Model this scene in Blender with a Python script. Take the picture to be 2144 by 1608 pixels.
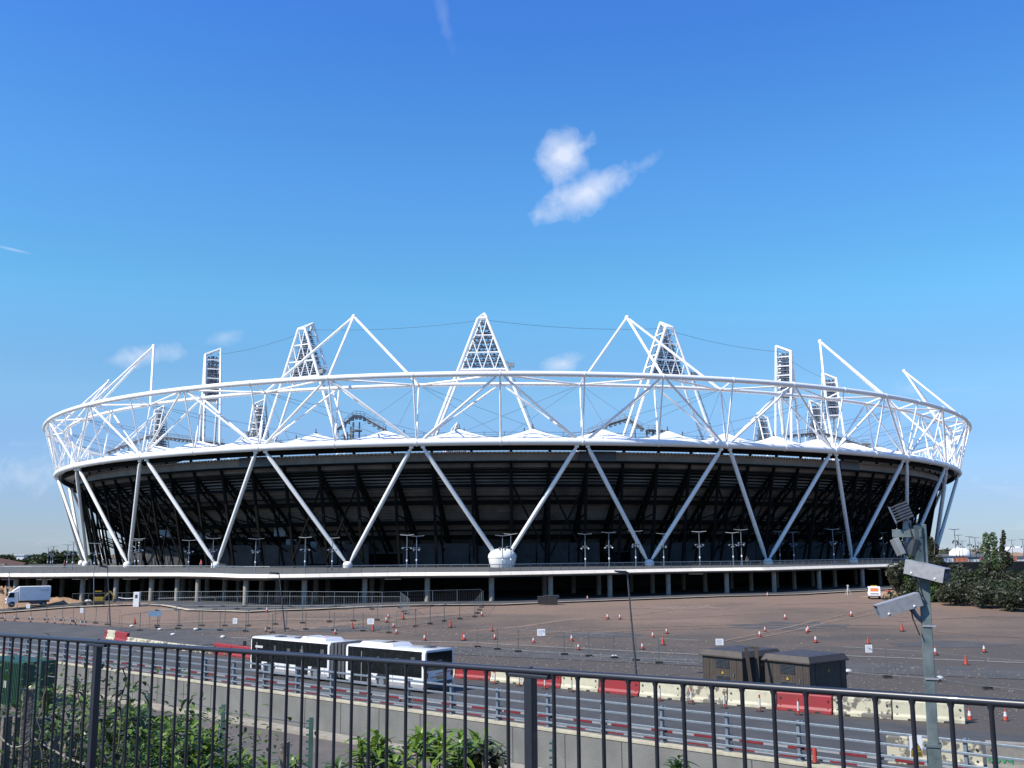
import bpy, math, random
from mathutils import Vector, Matrix
V = Vector
random.seed(11)
for o in list(bpy.data.objects): bpy.data.objects.remove(o)
SC = bpy.context.scene
col = SC.collection
# ---------------------------------------------------------------- camera
F, P, RO = 2120.42, .16299, -.00639
EYE = 9.5
cp, sp = math.cos(P), math.sin(P); cr, sr = math.cos(RO), math.sin(RO)
cam = bpy.data.cameras.new('camera'); co = bpy.data.objects.new('camera', cam); col.objects.link(co)
co.matrix_world = Matrix.Translation((0, 0, EYE)) @ Matrix.Rotation(math.pi/2+P, 4, 'X') @ Matrix.Rotation(RO, 4, 'Z')
cam.sensor_width = 36; cam.lens = F/2144*36; cam.clip_start = .1; cam.clip_end = 9000
SC.camera = co
# ---------------------------------------------------------------- sun, sky, exposure
SUN = V((-.80, -.44, 0)).normalized()
ELEV = math.radians(46)
sd = V((SUN.x*math.cos(ELEV), SUN.y*math.cos(ELEV), math.sin(ELEV)))
sl = bpy.data.lights.new('sun', 'SUN'); sl.energy = 5.0; sl.angle = math.radians(.5); sl.color = (1, .935, .82)
so = bpy.data.objects.new('sun', sl); col.objects.link(so); so.location = (-60, -40, 90)
so.rotation_euler = sd.to_track_quat('Z', 'Y').to_euler()
W = bpy.data.worlds.new('World'); SC.world = W; W.use_nodes = True
nt = W.node_tree; nt.nodes.clear()
def N(t, **k):
    n = nt.nodes.new(t)
    for a, b in k.items(): setattr(n, a, b)
    return n
def LK(a, b): nt.links.new(a, b)
def MA(op, a, b=None, c=None, clamp=False):
    n = N('ShaderNodeMath', operation=op); n.use_clamp = clamp
    for i, x in enumerate((a, b, c)):
        if x is None: continue
        if isinstance(x, (int, float)): n.inputs[i].default_value = x
        else: LK(x, n.inputs[i])
    return n.outputs[0]
sky = N('ShaderNodeTexSky', sky_type='NISHITA', sun_disc=False, sun_elevation=ELEV, sun_rotation=math.atan2(SUN.x, SUN.y),
        air_density=1.0, dust_density=.35, ozone_density=2.2, altitude=10)
tc = N('ShaderNodeTexCoord')
def ray(px, py):
    a = px-1072; b = 804-py
    u = (a*cr-b*sr)/F; w = (a*sr+b*cr)/F
    return V((u, cp-sp*w, sp+cp*w))
# clouds live in the sky itself: directions on the celestial sphere
def noise(scale, detail=6, rough=.6, dist=0, sc=(1, 1, 1)):
    m = N('ShaderNodeMapping'); LK(tc.outputs['Generated'], m.inputs[0]); m.inputs['Scale'].default_value = sc
    n = N('ShaderNodeTexNoise'); n.inputs['Scale'].default_value = scale; n.inputs['Detail'].default_value = detail
    n.inputs['Roughness'].default_value = rough; n.inputs['Distortion'].default_value = dist
    LK(m.outputs[0], n.inputs['Vector']); return n.outputs['Fac']
n1 = noise(34, 6, .55, .6); n2 = noise(120, 4, .5)
def blob(px, py, rx, ry, ang, soft=1.0, amp=1.0, warp=.55):
    d = ray(px, py).normalized()
    rt = V((d.y, -d.x, 0)).normalized(); up = rt.cross(d)
    ca, sa = math.cos(ang), math.sin(ang)
    e1 = (rt*ca+up*sa)*(F/rx)*1.0; e2 = (up*ca-rt*sa)*(F/ry)
    out = []
    for e in (e1, e2):
        n = N('ShaderNodeVectorMath', operation='DOT_PRODUCT'); LK(tc.outputs['Generated'], n.inputs[0]); n.inputs[1].default_value = e
        out.append(MA('SUBTRACT', n.outputs['Value'], e.dot(d)))
    r = MA('SQRT', MA('ADD', MA('MULTIPLY', out[0], out[0]), MA('MULTIPLY', out[1], out[1])))
    f = N('ShaderNodeVectorMath', operation='DOT_PRODUCT'); LK(tc.outputs['Generated'], f.inputs[0]); f.inputs[1].default_value = d
    front = MA('GREATER_THAN', f.outputs['Value'], 0)
    v = MA('SUBTRACT', 1.0, r)
    v = MA('ADD', v, MA('MULTIPLY', MA('SUBTRACT', n1, .5), warp*4.6))
    v = MA('ADD', v, MA('MULTIPLY', MA('SUBTRACT', n2, .5), warp*1.3))
    v = MA('MULTIPLY', MA('MULTIPLY', v, soft, clamp=True), amp)
    return MA('MULTIPLY', v, front)
bl = [blob(1180, 328, 70, 60, .5, 1.0, .84, .26), blob(1224, 404, 135, 42, .42, 1.0, .82, .26), blob(1345, 346, 75, 14, .45, .6, .26, .5),
      blob(1178, 762, 64, 25, .22, 1.0, .62, .3), blob(305, 742, 100, 28, .22, 1.0, .50, .34), blob(470, 708, 52, 22, .3, .9, .34, .4),
      blob(930, 40, 14, 70, .25, .7, .14, .4), blob(25, 522, 40, 4, -.13, .8, .5, .1), blob(1540, 668, 75, 5, .42, .6, .16, .25),
      blob(1905, 815, 50, 26, -.3, .8, .3, .4), blob(20, 1000, 200, 75, .2, .6, .5, .6), blob(2110, 1010, 200, 60, .1, .6, .36, .6), blob(60, 930, 160, 26, .05, .6, .3, .6),
      blob(960, 860, 260, 50, .1, .4, .12, .8)]
cl = bl[0]
for b in bl[1:]: cl = MA('MAXIMUM', cl, b)
sep = N('ShaderNodeSeparateXYZ'); LK(tc.outputs['Generated'], sep.inputs[0])
# low bank of thin haze cloud near the skyline
n3 = noise(5, 6, .6, .4, (1, 1, 4.5))
low = MA('MULTIPLY', MA('SUBTRACT', 1.0, MA('MULTIPLY', MA('ABSOLUTE', sep.outputs['Z']), 5.2), clamp=True), MA('MULTIPLY', MA('SUBTRACT', n3, .40), 2.6, clamp=True))
low = MA('MULTIPLY', low, .72)
veil = MA('MULTIPLY', MA('POWER', MA('SUBTRACT', 1.0, MA('MULTIPLY', MA('ABSOLUTE', sep.outputs['Z']), 2.1), clamp=True), 2.2), .22)
cl = MA('MAXIMUM', cl, low); cl = MA('MAXIMUM', cl, veil)
hs = N('ShaderNodeHueSaturation'); hs.inputs['Hue'].default_value = .505; hs.inputs['Saturation'].default_value = 1.22; hs.inputs['Value'].default_value = 1.0
LK(sky.outputs[0], hs.inputs['Color'])
mx = N('ShaderNodeMix', data_type='RGBA'); LK(cl, mx.inputs[0]); 
tn = N('ShaderNodeValToRGB'); LK(sep.outputs['Z'], tn.inputs[0]); cr_0 = tn.color_ramp; cr_0.interpolation = 'EASE'
for k_0, (z_0, c_0) in enumerate(((.04, (.38, .54, .92)), (.09, (.44, .67, 1.0)), (.16, (.60, .93, 1.06)), (.25, (.69, 1.27, 1.28)), (.36, (.81, 1.32, 1.50)), (.52, (.76, 1.21, 1.70)))):
    e_0 = cr_0.elements[k_0] if k_0 < 2 else cr_0.elements.new(z_0)
    e_0.position = z_0; e_0.color = (*[x/2 for x in c_0], 1)
tn2 = N('ShaderNodeVectorMath', operation='SCALE'); LK(tn.outputs[0], tn2.inputs[0]); tn2.inputs['Scale'].default_value = 2
ml = N('ShaderNodeMix', data_type='RGBA', blend_type='MULTIPLY'); ml.inputs[0].default_value = 1; LK(hs.outputs[0], ml.inputs[6]); LK(tn2.outputs[0], ml.inputs[7])
LK(ml.outputs[2], mx.inputs[6]); mx.inputs[7].default_value = (6.1, 6.5, 7.5, 1)
bg = N('ShaderNodeBackground'); bg.inputs['Strength'].default_value = .105; LK(mx.outputs[2], bg.inputs['Color'])
wo = N('ShaderNodeOutputWorld'); LK(bg.outputs[0], wo.inputs[0])
SC.view_settings.view_transform = 'Standard'; SC.view_settings.look = 'None'
SC.view_settings.exposure = .42; SC.view_settings.gamma = 1
# ---------------------------------------------------------------- pixel -> place
def on_z(px, py, z):
    r = ray(px, py); k = (z-EYE)/r.z; return V((r.x*k, r.y*k, z))
def at_y(px, py, Y):
    r = ray(px, py); k = Y/r.y; return V((r.x*k, Y, EYE+r.z*k))
T = V((.766, -.643, 0)); NN = V((.643, .766, 0))       # along the road, across it
def ac(a, c, z=0): p = T*a+NN*c; return V((p.x, p.y, z))
def sm(t): t = max(0, min(1, t)); return t*t*(3-2*t)
WALL_C = 42.3
def gz(x, y):
    c = .643*x+.766*y
    if c < WALL_C-.1:
        if c > 24: return -1.5
        if c < 3.6: return 7.92
        return -1.5+9.42*(1-sm((c-3.6)/20.4))
    return .2+1.8*sm((y-100)/50)*sm((c-60)/26)
def on_g(px, py):
    z = .2
    for _ in range(12):
        p = on_z(px, py, z); z = gz(p.x, p.y)
    return V((p.x, p.y, z))
# ---------------------------------------------------------------- materials
def mat(name, c, rough=.7, metal=0, var=.12, scale=3, bump=0, bscale=40, spec=.5, c2=None, mix_lo=.35, mix_hi=.65, extra=None, coat=0, alpha=None):
    m = bpy.data.materials.new(name); m.use_nodes = True; t = m.node_tree; b = t.nodes['Principled BSDF']
    b.inputs['Roughness'].default_value = rough; b.inputs['Metallic'].default_value = metal; b.inputs['Specular IOR Level'].default_value = spec
    b.inputs['Coat Weight'].default_value = coat
    tcn = t.nodes.new('ShaderNodeTexCoord')
    nz = t.nodes.new('ShaderNodeTexNoise'); nz.inputs['Scale'].default_value = scale; nz.inputs['Detail'].default_value = 8; nz.inputs['Roughness'].default_value = .6
    t.links.new(tcn.outputs['Object'], nz.inputs['Vector'])
    rp = t.nodes.new('ShaderNodeValToRGB'); t.links.new(nz.outputs['Fac'], rp.inputs[0])
    rp.color_ramp.elements[0].position = mix_lo; rp.color_ramp.elements[1].position = mix_hi
    if c2 is None:
        rp.color_ramp.elements[0].color = (*[x*(1-var) for x in c], 1); rp.color_ramp.elements[1].color = (*[min(1, x*(1+var)) for x in c], 1)
    else:
        rp.color_ramp.elements[0].color = (*c, 1); rp.color_ramp.elements[1].color = (*c2, 1)
    t.links.new(rp.outputs[0], b.inputs['Base Color'])
    if bump:
        n2 = t.nodes.new('ShaderNodeTexNoise'); n2.inputs['Scale'].default_value = bscale; n2.inputs['Detail'].default_value = 4
        t.links.new(tcn.outputs['Object'], n2.inputs['Vector'])
        bp = t.nodes.new('ShaderNodeBump'); bp.inputs['Strength'].default_value = bump; bp.inputs['Distance'].default_value = .05
        t.links.new(n2.outputs['Fac'], bp.inputs['Height']); t.links.new(bp.outputs[0], b.inputs['Normal'])
    return m
M = dict(
 white=mat('white_paint', (.81, .81, .80), .38, scale=1.3, c2=(.66, .65, .62), mix_lo=.56, mix_hi=.78),
 whited=mat('white_plastic', (.74, .74, .72), .5, var=.06),
 fabric=mat('roof_fabric', (.86, .85, .83), .7, var=.05, scale=.3),
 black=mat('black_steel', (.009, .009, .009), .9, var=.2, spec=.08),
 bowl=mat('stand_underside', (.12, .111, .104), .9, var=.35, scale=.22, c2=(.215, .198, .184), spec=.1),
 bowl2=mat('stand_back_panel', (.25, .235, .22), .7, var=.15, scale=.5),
 mast=mat('mast_steel', (.085, .115, .12), .5, .3, var=.25, scale=3, c2=(.17, .205, .205)), silver=mat('camera_housing', (.30, .30, .315), .45, .2, scale=9, c2=(.20, .20, .205), mix_lo=.5, mix_hi=.75),
 grey=mat('galvanised_steel', (.17, .205, .24), .5, .3, var=.14, scale=6),
 greyp=mat('grey_gantry_paint', (.20, .215, .225), .6, var=.15),
 dgrey=mat('dark_grey_steel', (.075, .082, .095), .45, .4, var=.2),
 louvre=mat('lamp_bank_blue_grey', (.30, .33, .38), .4, .3, var=.25),
 lamp=mat('lamp_lens', (.09, .12, .17), .2, 0, var=.2),
 concrete=mat('pale_concrete', (.27, .245, .205), .85, var=.18, scale=1.6, bump=.25),
 wall=mat('grey_wall_concrete', (.118, .119, .113), .9, scale=.55, c2=(.180, .181, .172), mix_lo=.3, mix_hi=.72, bump=.3, bscale=14),
 coping=mat('cream_coping_concrete', (.37, .345, .26), .85, var=.15, scale=2, bump=.2),
 fascia=mat('cream_deck_fascia', (.74, .67, .56), .5, var=.05, scale=.5),
 deck=mat('deck_surface', (.085, .082, .072), .9, var=.15, scale=.4),
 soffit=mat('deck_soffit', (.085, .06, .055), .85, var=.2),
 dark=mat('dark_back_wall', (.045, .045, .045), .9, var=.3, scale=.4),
 darkb=mat('grey_block_wall', (.12, .12, .118), .9, var=.2, scale=.8),
 asphalt=mat('asphalt', (.042, .044, .045), .92, scale=.6, c2=(.062, .062, .061), bump=.4, bscale=30),
 asph2=mat('worn_asphalt', (.052, .052, .052), .92, scale=.35, c2=(.078, .074, .070), bump=.4, bscale=30),
 red=mat('red_barrier_plastic', (.25, .018, .023), .55, scale=1.4, c2=(.15, .028, .028), mix_lo=.48, mix_hi=.75),
 cream=mat('cream_barrier_plastic', (.45, .43, .315), .65, scale=1.1, c2=(.24, .215, .16), mix_lo=.50, mix_hi=.78, bump=.15),
 peel=mat('peeling_cream_paint', (.44, .41, .30), .8, scale=2.2, c2=(.13, .12, .10), mix_lo=.50, mix_hi=.55),
 blockg=mat('dirty_block_concrete', (.16, .15, .13), .9, scale=2, c2=(.22, .205, .18)),
 orange=mat('cone_orange', (.38, .05, .028), .6, scale=5, c2=(.20, .035, .025), mix_lo=.5, mix_hi=.7),
 sleeve=mat('cone_white_sleeve', (.52, .52, .50), .45, var=.06),
 rubber=mat('black_rubber', (.022, .022, .022), .8, var=.2),
 brown=mat('kiosk_brown', (.046, .036, .029), .6, scale=1.6, c2=(.064, .052, .042)),
 kroof=mat('kiosk_roof', (.050, .044, .043), .5, 0, var=.15, spec=.4),
 wood=mat('raw_timber', (.040, .028, .017), .8, var=.2, scale=4),
 stake=mat('weathered_stake', (.17, .145, .115), .9, var=.25, scale=9, bump=.5),
 railblk=mat('dark_railing_paint', (.018, .021, .030), .36, 0, var=.15, scale=8, coat=.25),
 green=mat('container_green', (.008, .05, .03), .5, var=.15),
 doororange=mat('orange_door', (.17, .045, .022), .6, var=.25),
 glass=mat('dark_glass', (.010, .012, .013), .12, 0, var=.3, spec=.35),
 buswhite=mat('bus_white_paint', (.64, .65, .66), .25, var=.03, coat=.4),
 busgrey=mat('bus_skirt_grey', (.26, .26, .27), .5, var=.1),
 bellows=mat('bellows_grey', (.06, .062, .068), .8, var=.15),
 yellow=mat('yellow_paint', (.42, .28, .03), .5, var=.1),
 redl=mat('red_lamp_glass', (.35, .015, .012), .2, var=.1),
 stripered=mat('stripe_dark_red', (.16, .012, .02), .5, var=.15),
 stripew=mat('stripe_grey_white', (.24, .26, .30), .5, var=.1),
 skin=mat('skin', (.42, .25, .18), .6, var=.05),
 shirt=mat('red_shirt', (.52, .05, .05), .8, var=.1),
 trouser=mat('dark_trousers', (.03, .035, .045), .8, var=.1),
 paint=mat('green_spray_paint', (.02, .28, .11), .7, var=.25, scale=6),
 blue=mat('dull_blue_sign', (.16, .25, .36), .5, var=.1),
 dirt=mat('orange_spoil', (.24, .155, .095), .95, scale=.7, c2=(.33, .22, .14), bump=.8, bscale=5),
 brick=mat('brown_roof_tile', (.085, .045, .035), .8, var=.2),
 bark=mat('bark', (.12, .095, .07), .9, var=.3, scale=5),
 greenpost=mat('green_post', (.05, .11, .09), .5, var=.2),
 refl=mat('lens_white', (.85, .85, .85), .2, var=.02),
 print=mat('printed_grey', (.30, .32, .38), .6, var=.1),
)
def leafmat(name, a, b, rough=.5):
    m = mat(name, a, rough, scale=.9, c2=b, mix_lo=.3, mix_hi=.7)
    t = m.node_tree; bs = t.nodes['Principled BSDF']
    tr = t.nodes.new('ShaderNodeBsdfTranslucent'); ad = t.nodes.new('ShaderNodeMixShader'); ad.inputs[0].default_value = .25
    rp = [n for n in t.nodes if n.type == 'VALTORGB'][0]; t.links.new(rp.outputs[0], tr.inputs[0])
    t.links.new(bs.outputs[0], ad.inputs[1]); t.links.new(tr.outputs[0], ad.inputs[2])
    t.links.new(ad.outputs[0], [n for n in t.nodes if n.type == 'OUTPUT_MATERIAL'][0].inputs[0])
    return m
M['leafd'] = leafmat('dark_leaf', (.022, .034, .013), (.046, .064, .022))
M['leafm'] = leafmat('mid_leaf', (.042, .082, .018), (.085, .145, .034))
M['leafl'] = leafmat('fresh_leaf', (.09, .155, .018), (.19, .29, .035), .4)
M['leaff'] = leafmat('far_leaf', (.035, .055, .022), (.065, .088, .034))
M['leafb'] = leafmat('silver_leaf', (.034, .042, .022), (.066, .074, .038))
# ---------------------------------------------------------------- mesh builder
class MB:
    def __init__(s): s.v = []; s.f = []
    def add(s, vs, fs):
        o = len(s.v); s.v += [tuple(x) for x in vs]; s.f += [tuple(i+o for i in f) for f in fs]; return s
    def box(s, c, d, rz=0, m=None):
        x, y, z = [t/2 for t in d]; ca, sa = math.cos(rz), math.sin(rz); vs = []
        for k in (-1, 1):
            for (i, j) in ((-1, -1), (1, -1), (1, 1), (-1, 1)):
                p = V((i*x*ca-j*y*sa, i*x*sa+j*y*ca, k*z))
                if m: p = m @ p
                vs.append(p+V(c))
        return s.add(vs, [(3, 2, 1, 0), (4, 5, 6, 7), (0, 1, 5, 4), (1, 2, 6, 5), (2, 3, 7, 6), (3, 0, 4, 7)])
    def hexa(s, b, t):      # bottom quad, top quad
        return s.add(list(b)+list(t), [(3, 2, 1, 0), (4, 5, 6, 7), (0, 1, 5, 4), (1, 2, 6, 5), (2, 3, 7, 6), (3, 0, 4, 7)])
    def beam(s, a, b, w, h, up=V((0, 0, 1))):
        a = V(a); b = V(b); d = (b-a).normalized(); x = d.cross(up)
        if x.length < 1e-4: x = d.cross(V((0, 1, 0)))
        x.normalize(); y = x.cross(d)
        q = [x*i*w/2+y*j*h/2 for i, j in ((-1, -1), (1, -1), (1, 1), (-1, 1))]
        return s.add([a+t for t in q]+[b+t for t in q], [(0, 1, 2, 3), (7, 6, 5, 4), (0, 4, 5, 1), (1, 5, 6, 2), (2, 6, 7, 3), (3, 7, 4, 0)])
    def tube(s, pts, r, n=8, cap=True, closed=False):
        pts = [V(p) for p in pts]; L = len(pts); rs = r if isinstance(r, (list, tuple)) else [r]*L
        vs = []; prev = None
        for i, p in enumerate(pts):
            if closed: d = pts[(i+1) % L]-pts[i-1]
            else: d = pts[min(i+1, L-1)]-pts[max(i-1, 0)]
            d.normalize()
            if prev is None: x = d.cross(V((0, 0, 1)) if abs(d.z) < .95 else V((0, 1, 0)))
            else: x = prev-d*prev.dot(d)
            x.normalize(); prev = x; y = d.cross(x)
            vs += [p+(x*math.cos(2*math.pi*k/n)+y*math.sin(2*math.pi*k/n))*rs[i] for k in range(n)]
        fs = []
        for i in range(L if closed else L-1):
            j = (i+1) % L
            fs += [(i*n+k, i*n+(k+1) % n, j*n+(k+1) % n, j*n+k) for k in range(n)]
        if cap and not closed: fs += [tuple(range(n-1, -1, -1)), tuple((L-1)*n+k for k in range(n))]
        return s.add(vs, fs)
    def lathe(s, c, prof, n=16):
        c = V(c); vs = []
        for r, z in prof: vs += [c+V((r*math.cos(2*math.pi*k/n), r*math.sin(2*math.pi*k/n), z)) for k in range(n)]
        fs = []
        for i in range(len(prof)-1): fs += [(i*n+k, i*n+(k+1) % n, (i+1)*n+(k+1) % n, (i+1)*n+k) for k in range(n)]
        fs += [tuple(range(n-1, -1, -1)), tuple((len(prof)-1)*n+k for k in range(n))]
        return s.add(vs, fs)
    def prism(s, pts, ext):
        pts = [V(p) for p in pts]; e = V(ext); n = len(pts)
        return s.add(pts+[p+e for p in pts], [tuple(range(n-1, -1, -1)), tuple(range(n, 2*n))]+[(k, (k+1) % n, n+(k+1) % n, n+k) for k in range(n)])
    def ball(s, c, r, n=10, m=6, sc=(1, 1, 1)):
        c = V(c); vs = [c+V((0, 0, -r*sc[2]))]; fs = []
        for i in range(1, m):
            t = math.pi*i/m-math.pi/2
            vs += [c+V((r*sc[0]*math.cos(t)*math.cos(2*math.pi*k/n), r*sc[1]*math.cos(t)*math.sin(2*math.pi*k/n), r*sc[2]*math.sin(t))) for k in range(n)]
        vs.append(c+V((0, 0, r*sc[2]))); last = len(vs)-1
        for k in range(n):
            fs.append((0, 1+(k+1) % n, 1+k)); fs.append((last, 1+(m-2)*n+k, 1+(m-2)*n+(k+1) % n))
            for i in range(m-2): fs.append((1+i*n+k, 1+i*n+(k+1) % n, 1+(i+1)*n+(k+1) % n, 1+(i+1)*n+k))
        return s.add(vs, fs)
    def build(s, name, m, parent=None, smooth=True, local=False, bevel=0):
        vs = s.v
        if parent is not None and not local:
            r = parent
            while r.parent: r = r.parent
            l = r.location; vs = [(x-l.x, y-l.y, z-l.z) for x, y, z in vs]
        me = bpy.data.meshes.new(name); me.from_pydata(vs, [], s.f); me.materials.append(M[m] if isinstance(m, str) else m)
        if smooth:
            me.polygons.foreach_set('use_smooth', [True]*len(me.polygons)); me.set_sharp_from_angle(angle=math.radians(38))
        me.update()
        o = bpy.data.objects.new(name, me); col.objects.link(o); o.parent = parent
        if bevel:
            b = o.modifiers.new('bevel', 'BEVEL'); b.width = bevel; b.segments = 2; b.limit_method = 'ANGLE'
        return o
def tag(o, label=None, cat=None, group=None, kind=None):
    for k, v in (('label', label), ('category', cat), ('group', group), ('kind', kind)):
        if v: o[k] = v
    return o
def thing(name, label, cat, loc=(0, 0, 0), rz=0, group=None):
    o = bpy.data.objects.new(name, None); col.objects.link(o); o.location = loc; o.rotation_euler = (0, 0, rz)
    o.empty_display_size = .2
    return tag(o, label, cat, group)
def copy_tree(o, parent=None):
    c = o.copy(); col.objects.link(c)
    if parent is not None: c.parent = parent
    for ch in list(o.children): copy_tree(ch, c)
    return c
ORD = ['first', 'second', 'third', 'fourth', 'fifth', 'sixth', 'seventh', 'eighth', 'ninth', 'tenth', 'eleventh', 'twelfth', 'thirteenth', 'fourteenth', 'fifteenth',
       'sixteenth', 'seventeenth', 'eighteenth', 'nineteenth', 'twentieth', 'twenty-first', 'twenty-second', 'twenty-third', 'twenty-fourth', 'twenty-fifth', 'twenty-sixth',
       'twenty-seventh', 'twenty-eighth', 'twenty-ninth', 'thirtieth', 'thirty-first', 'thirty-second', 'thirty-third', 'thirty-fourth', 'thirty-fifth', 'thirty-sixth']
# ---------------------------------------------------------------- ground
def ground_mat():
    m = bpy.data.materials.new('gravel_yard'); m.use_nodes = True; t = m.node_tree; b = t.nodes['Principled BSDF']; b.inputs['Roughness'].default_value = .95
    tcn = t.nodes.new('ShaderNodeTexCoord'); sx = t.nodes.new('ShaderNodeSeparateXYZ'); t.links.new(tcn.outputs['Object'], sx.inputs[0])
    def nz(s, d=8, r=.6, sc=(1, 1, 1)):
        mp = t.nodes.new('ShaderNodeMapping'); mp.inputs['Scale'].default_value = sc; t.links.new(tcn.outputs['Object'], mp.inputs[0])
        n = t.nodes.new('ShaderNodeTexNoise'); n.inputs['Scale'].default_value = s; n.inputs['Detail'].default_value = d; n.inputs['Roughness'].default_value = r
        t.links.new(mp.outputs[0], n.inputs['Vector']); return n.outputs['Fac']
    def mt(op, a, c, clamp=False):
        n = t.nodes.new('ShaderNodeMath'); n.operation = op; n.use_clamp = clamp
        for i, x in enumerate((a, c)):
            if isinstance(x, (int, float)): n.inputs[i].default_value = x
            else: t.links.new(x, n.inputs[i])
        return n.outputs[0]
    f = mt('ADD', mt('MULTIPLY', mt('SUBTRACT', sx.outputs['Y'], 98), .022), mt('MULTIPLY', mt('SUBTRACT', nz(.045, 6, .6), .5), 2.6))
    f = mt('ADD', f, mt('MULTIPLY', mt('SUBTRACT', nz(.10, 6, .65, (.25, 1.5, 1)), .5), 1.2), )
    f = mt('MULTIPLY', f, 1.0, True)
    mxn = t.nodes.new('ShaderNodeMix'); mxn.data_type = 'RGBA'; t.links.new(f, mxn.inputs[0]); mxn.inputs[6].default_value = (.069, .058, .049, 1); mxn.inputs[7].default_value = (.182, .122, .084, 1)
    sp2 = nz(5, 6, .75)
    m2 = t.nodes.new('ShaderNodeMix'); m2.data_type = 'RGBA'; m2.blend_type = 'MULTIPLY'; m2.inputs[0].default_value = 1
    rp = t.nodes.new('ShaderNodeValToRGB'); rp.color_ramp.elements[0].color = (.62, .62, .62, 1); rp.color_ramp.elements[1].color = (1.35, 1.35, 1.35, 1); rp.color_ramp.elements[0].position = .3; rp.color_ramp.elements[1].position = .7
    t.links.new(sp2, rp.inputs[0]); t.links.new(mxn.outputs[2], m2.inputs[6]); t.links.new(rp.outputs[0], m2.inputs[7]); t.links.new(m2.outputs[2], b.inputs['Base Color'])
    bp = t.nodes.new('ShaderNodeBump'); bp.inputs['Strength'].default_value = .6; bp.inputs['Distance'].default_value = .08; t.links.new(sp2, bp.inputs['Height']); t.links.new(bp.outputs[0], b.inputs['Normal'])
    return m
M['ground'] = ground_mat()
M['track'] = mat('compacted_track', (.075, .068, .062), .95, scale=.5, c2=(.12, .105, .092), bump=.6, bscale=9)
M['earth'] = mat('dark_soil', (.045, .036, .026), .95, scale=.8, c2=(.08, .065, .045), bump=.8, bscale=8)
def grid(A, C, name, m):
    mb = MB(); vs = []
    for a in A:
        for c in C:
            p = ac(a, c); vs.append((p.x, p.y, gz(p.x, p.y)))
    n = len(C); mb.add(vs, [(i*n+j, i*n+j+1, (i+1)*n+j+1, (i+1)*n+j) for i in range(len(A)-1) for j in range(n-1)])
    return tag(mb.build(name, m), kind='structure')
AA = [-4000, -2000, -1000, -600, -420]+[-300+10*i for i in range(14)]+[-160+2.5*i for i in range(85)]+[60+8*i for i in range(40)]+[420, 600, 1000, 2000, 4000]
grid(AA, [WALL_C+.12]+[44+1.4*i for i in range(100)]+[186+4*i for i in range(30)]+[310, 360, 450, 600, 900, 1500, 3000, 5000], 'ground', 'ground')
A2 = [-600, -400, -300, -220]+[-160+4*i for i in range(60)]+[120, 200, 400]
grid(A2, [20+1.5*i for i in range(15)]+[WALL_C-.12], 'dirt_track', 'track')
# embankment: soil from behind the camera down to the track
grid(A2, [-400, -100, -30, -8, -3, 0, 2, 3, 3.6]+[4+.8*i for i in range(20)]+[20.2], 'embankment_ground', 'earth')
for o in bpy.data.objects:
    if o.name == 'embankment_ground':
        for v in o.data.vertices:
            if (v.co.x*.643+v.co.y*.766) > 20.1: v.co.z -= .05
def ribbon(pts, w, name, m, dz=.02, n=24):
    P2 = []
    for i in range(len(pts)-1):
        for k in range(n): P2.append(pts[i].lerp(pts[i+1], k/n))
    P2.append(pts[-1]); mb = MB(); vs = []
    for i, p in enumerate(P2):
        d = (P2[min(i+1, len(P2)-1)]-P2[max(i-1, 0)]); d.z = 0; d.normalize(); s = V((d.y, -d.x, 0))*w/2
        for q in (p-s, p+s): vs.append((q.x, q.y, gz(q.x, q.y)+dz))
    mb.add(vs, [(2*i, 2*i+1, 2*i+3, 2*i+2) for i in range(len(P2)-1)])
    return tag(mb.build(name, m), kind='structure')
ribbon([ac(-420, 49.6), ac(90, 49.6)], 14.2, 'road', 'asphalt', .006, 40)
ribbon([on_g(-200, 1302), on_g(60, 1318), on_g(230, 1330), on_g(420, 1352)], 13, 'side_road', 'asph2', .03)
ribbon([on_g(480, 1342), on_g(960, 1362), on_g(1468, 1385), on_g(2144, 1412), on_g(2600, 1430)], 7.0, 'yard_road', 'asph2', .03)
M['fence'] = mat('dull_fence_steel', (.105, .12, .125), .6, .2, var=.2)
M['pale'] = mat('pale_kerb_strip', (.17, .155, .14), .9, var=.2, scale=1)
M['trackp'] = mat('dusty_wheel_track', (.175, .125, .090), .95, var=.2, scale=1.5)
M['kerbc'] = mat('bright_kerb', (.46, .37, .26), .9, var=.2, scale=1)
ribbon([on_g(480, 1336), on_g(1000, 1346), on_g(1468, 1371), on_g(1761, 1373), on_g(2144, 1388), on_g(2500, 1402)], .8, 'kerb_strip', 'pale', .028)
ribbon([on_g(1000, 1352), on_g(1106, 1364), on_g(1280, 1376), on_g(1500, 1384)], .3, 'drain_strip', 'pale', .032)
ribbon([on_g(980, 1322), on_g(1090, 1312), on_g(1180, 1296), on_g(1330, 1285), on_g(1530, 1263)], .9, 'wheel_track', 'trackp', .022)
ribbon([on_g(1180, 1296), on_g(1400, 1292), on_g(1700, 1278), on_g(1900, 1290)], .5, 'wheel_track', 'trackp', .024)
ribbon([on_g(1620, 1266), on_g(1780, 1262), on_g(1900, 1266)], .5, 'wheel_track', 'trackp', .026)
EDGEP = [(-420, 1203), (-150, 1202), (0, 1201), (60, 1201), (200, 1200), (375, 1199.7), (440, 1200.5), (500, 1202.6), (560, 1203), (640, 1202), (760, 1200), (837, 1199), (1026, 1197.7), (1180, 1195), (1312, 1192.5), (1450, 1190), (1600, 1188), (1750, 1184), (1876, 1180.5), (2000, 1178), (2144, 1176), (2400, 1172)]
DZ = 6.4
EDGE = [on_z(x, y, DZ) for x, y in EDGEP]
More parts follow.
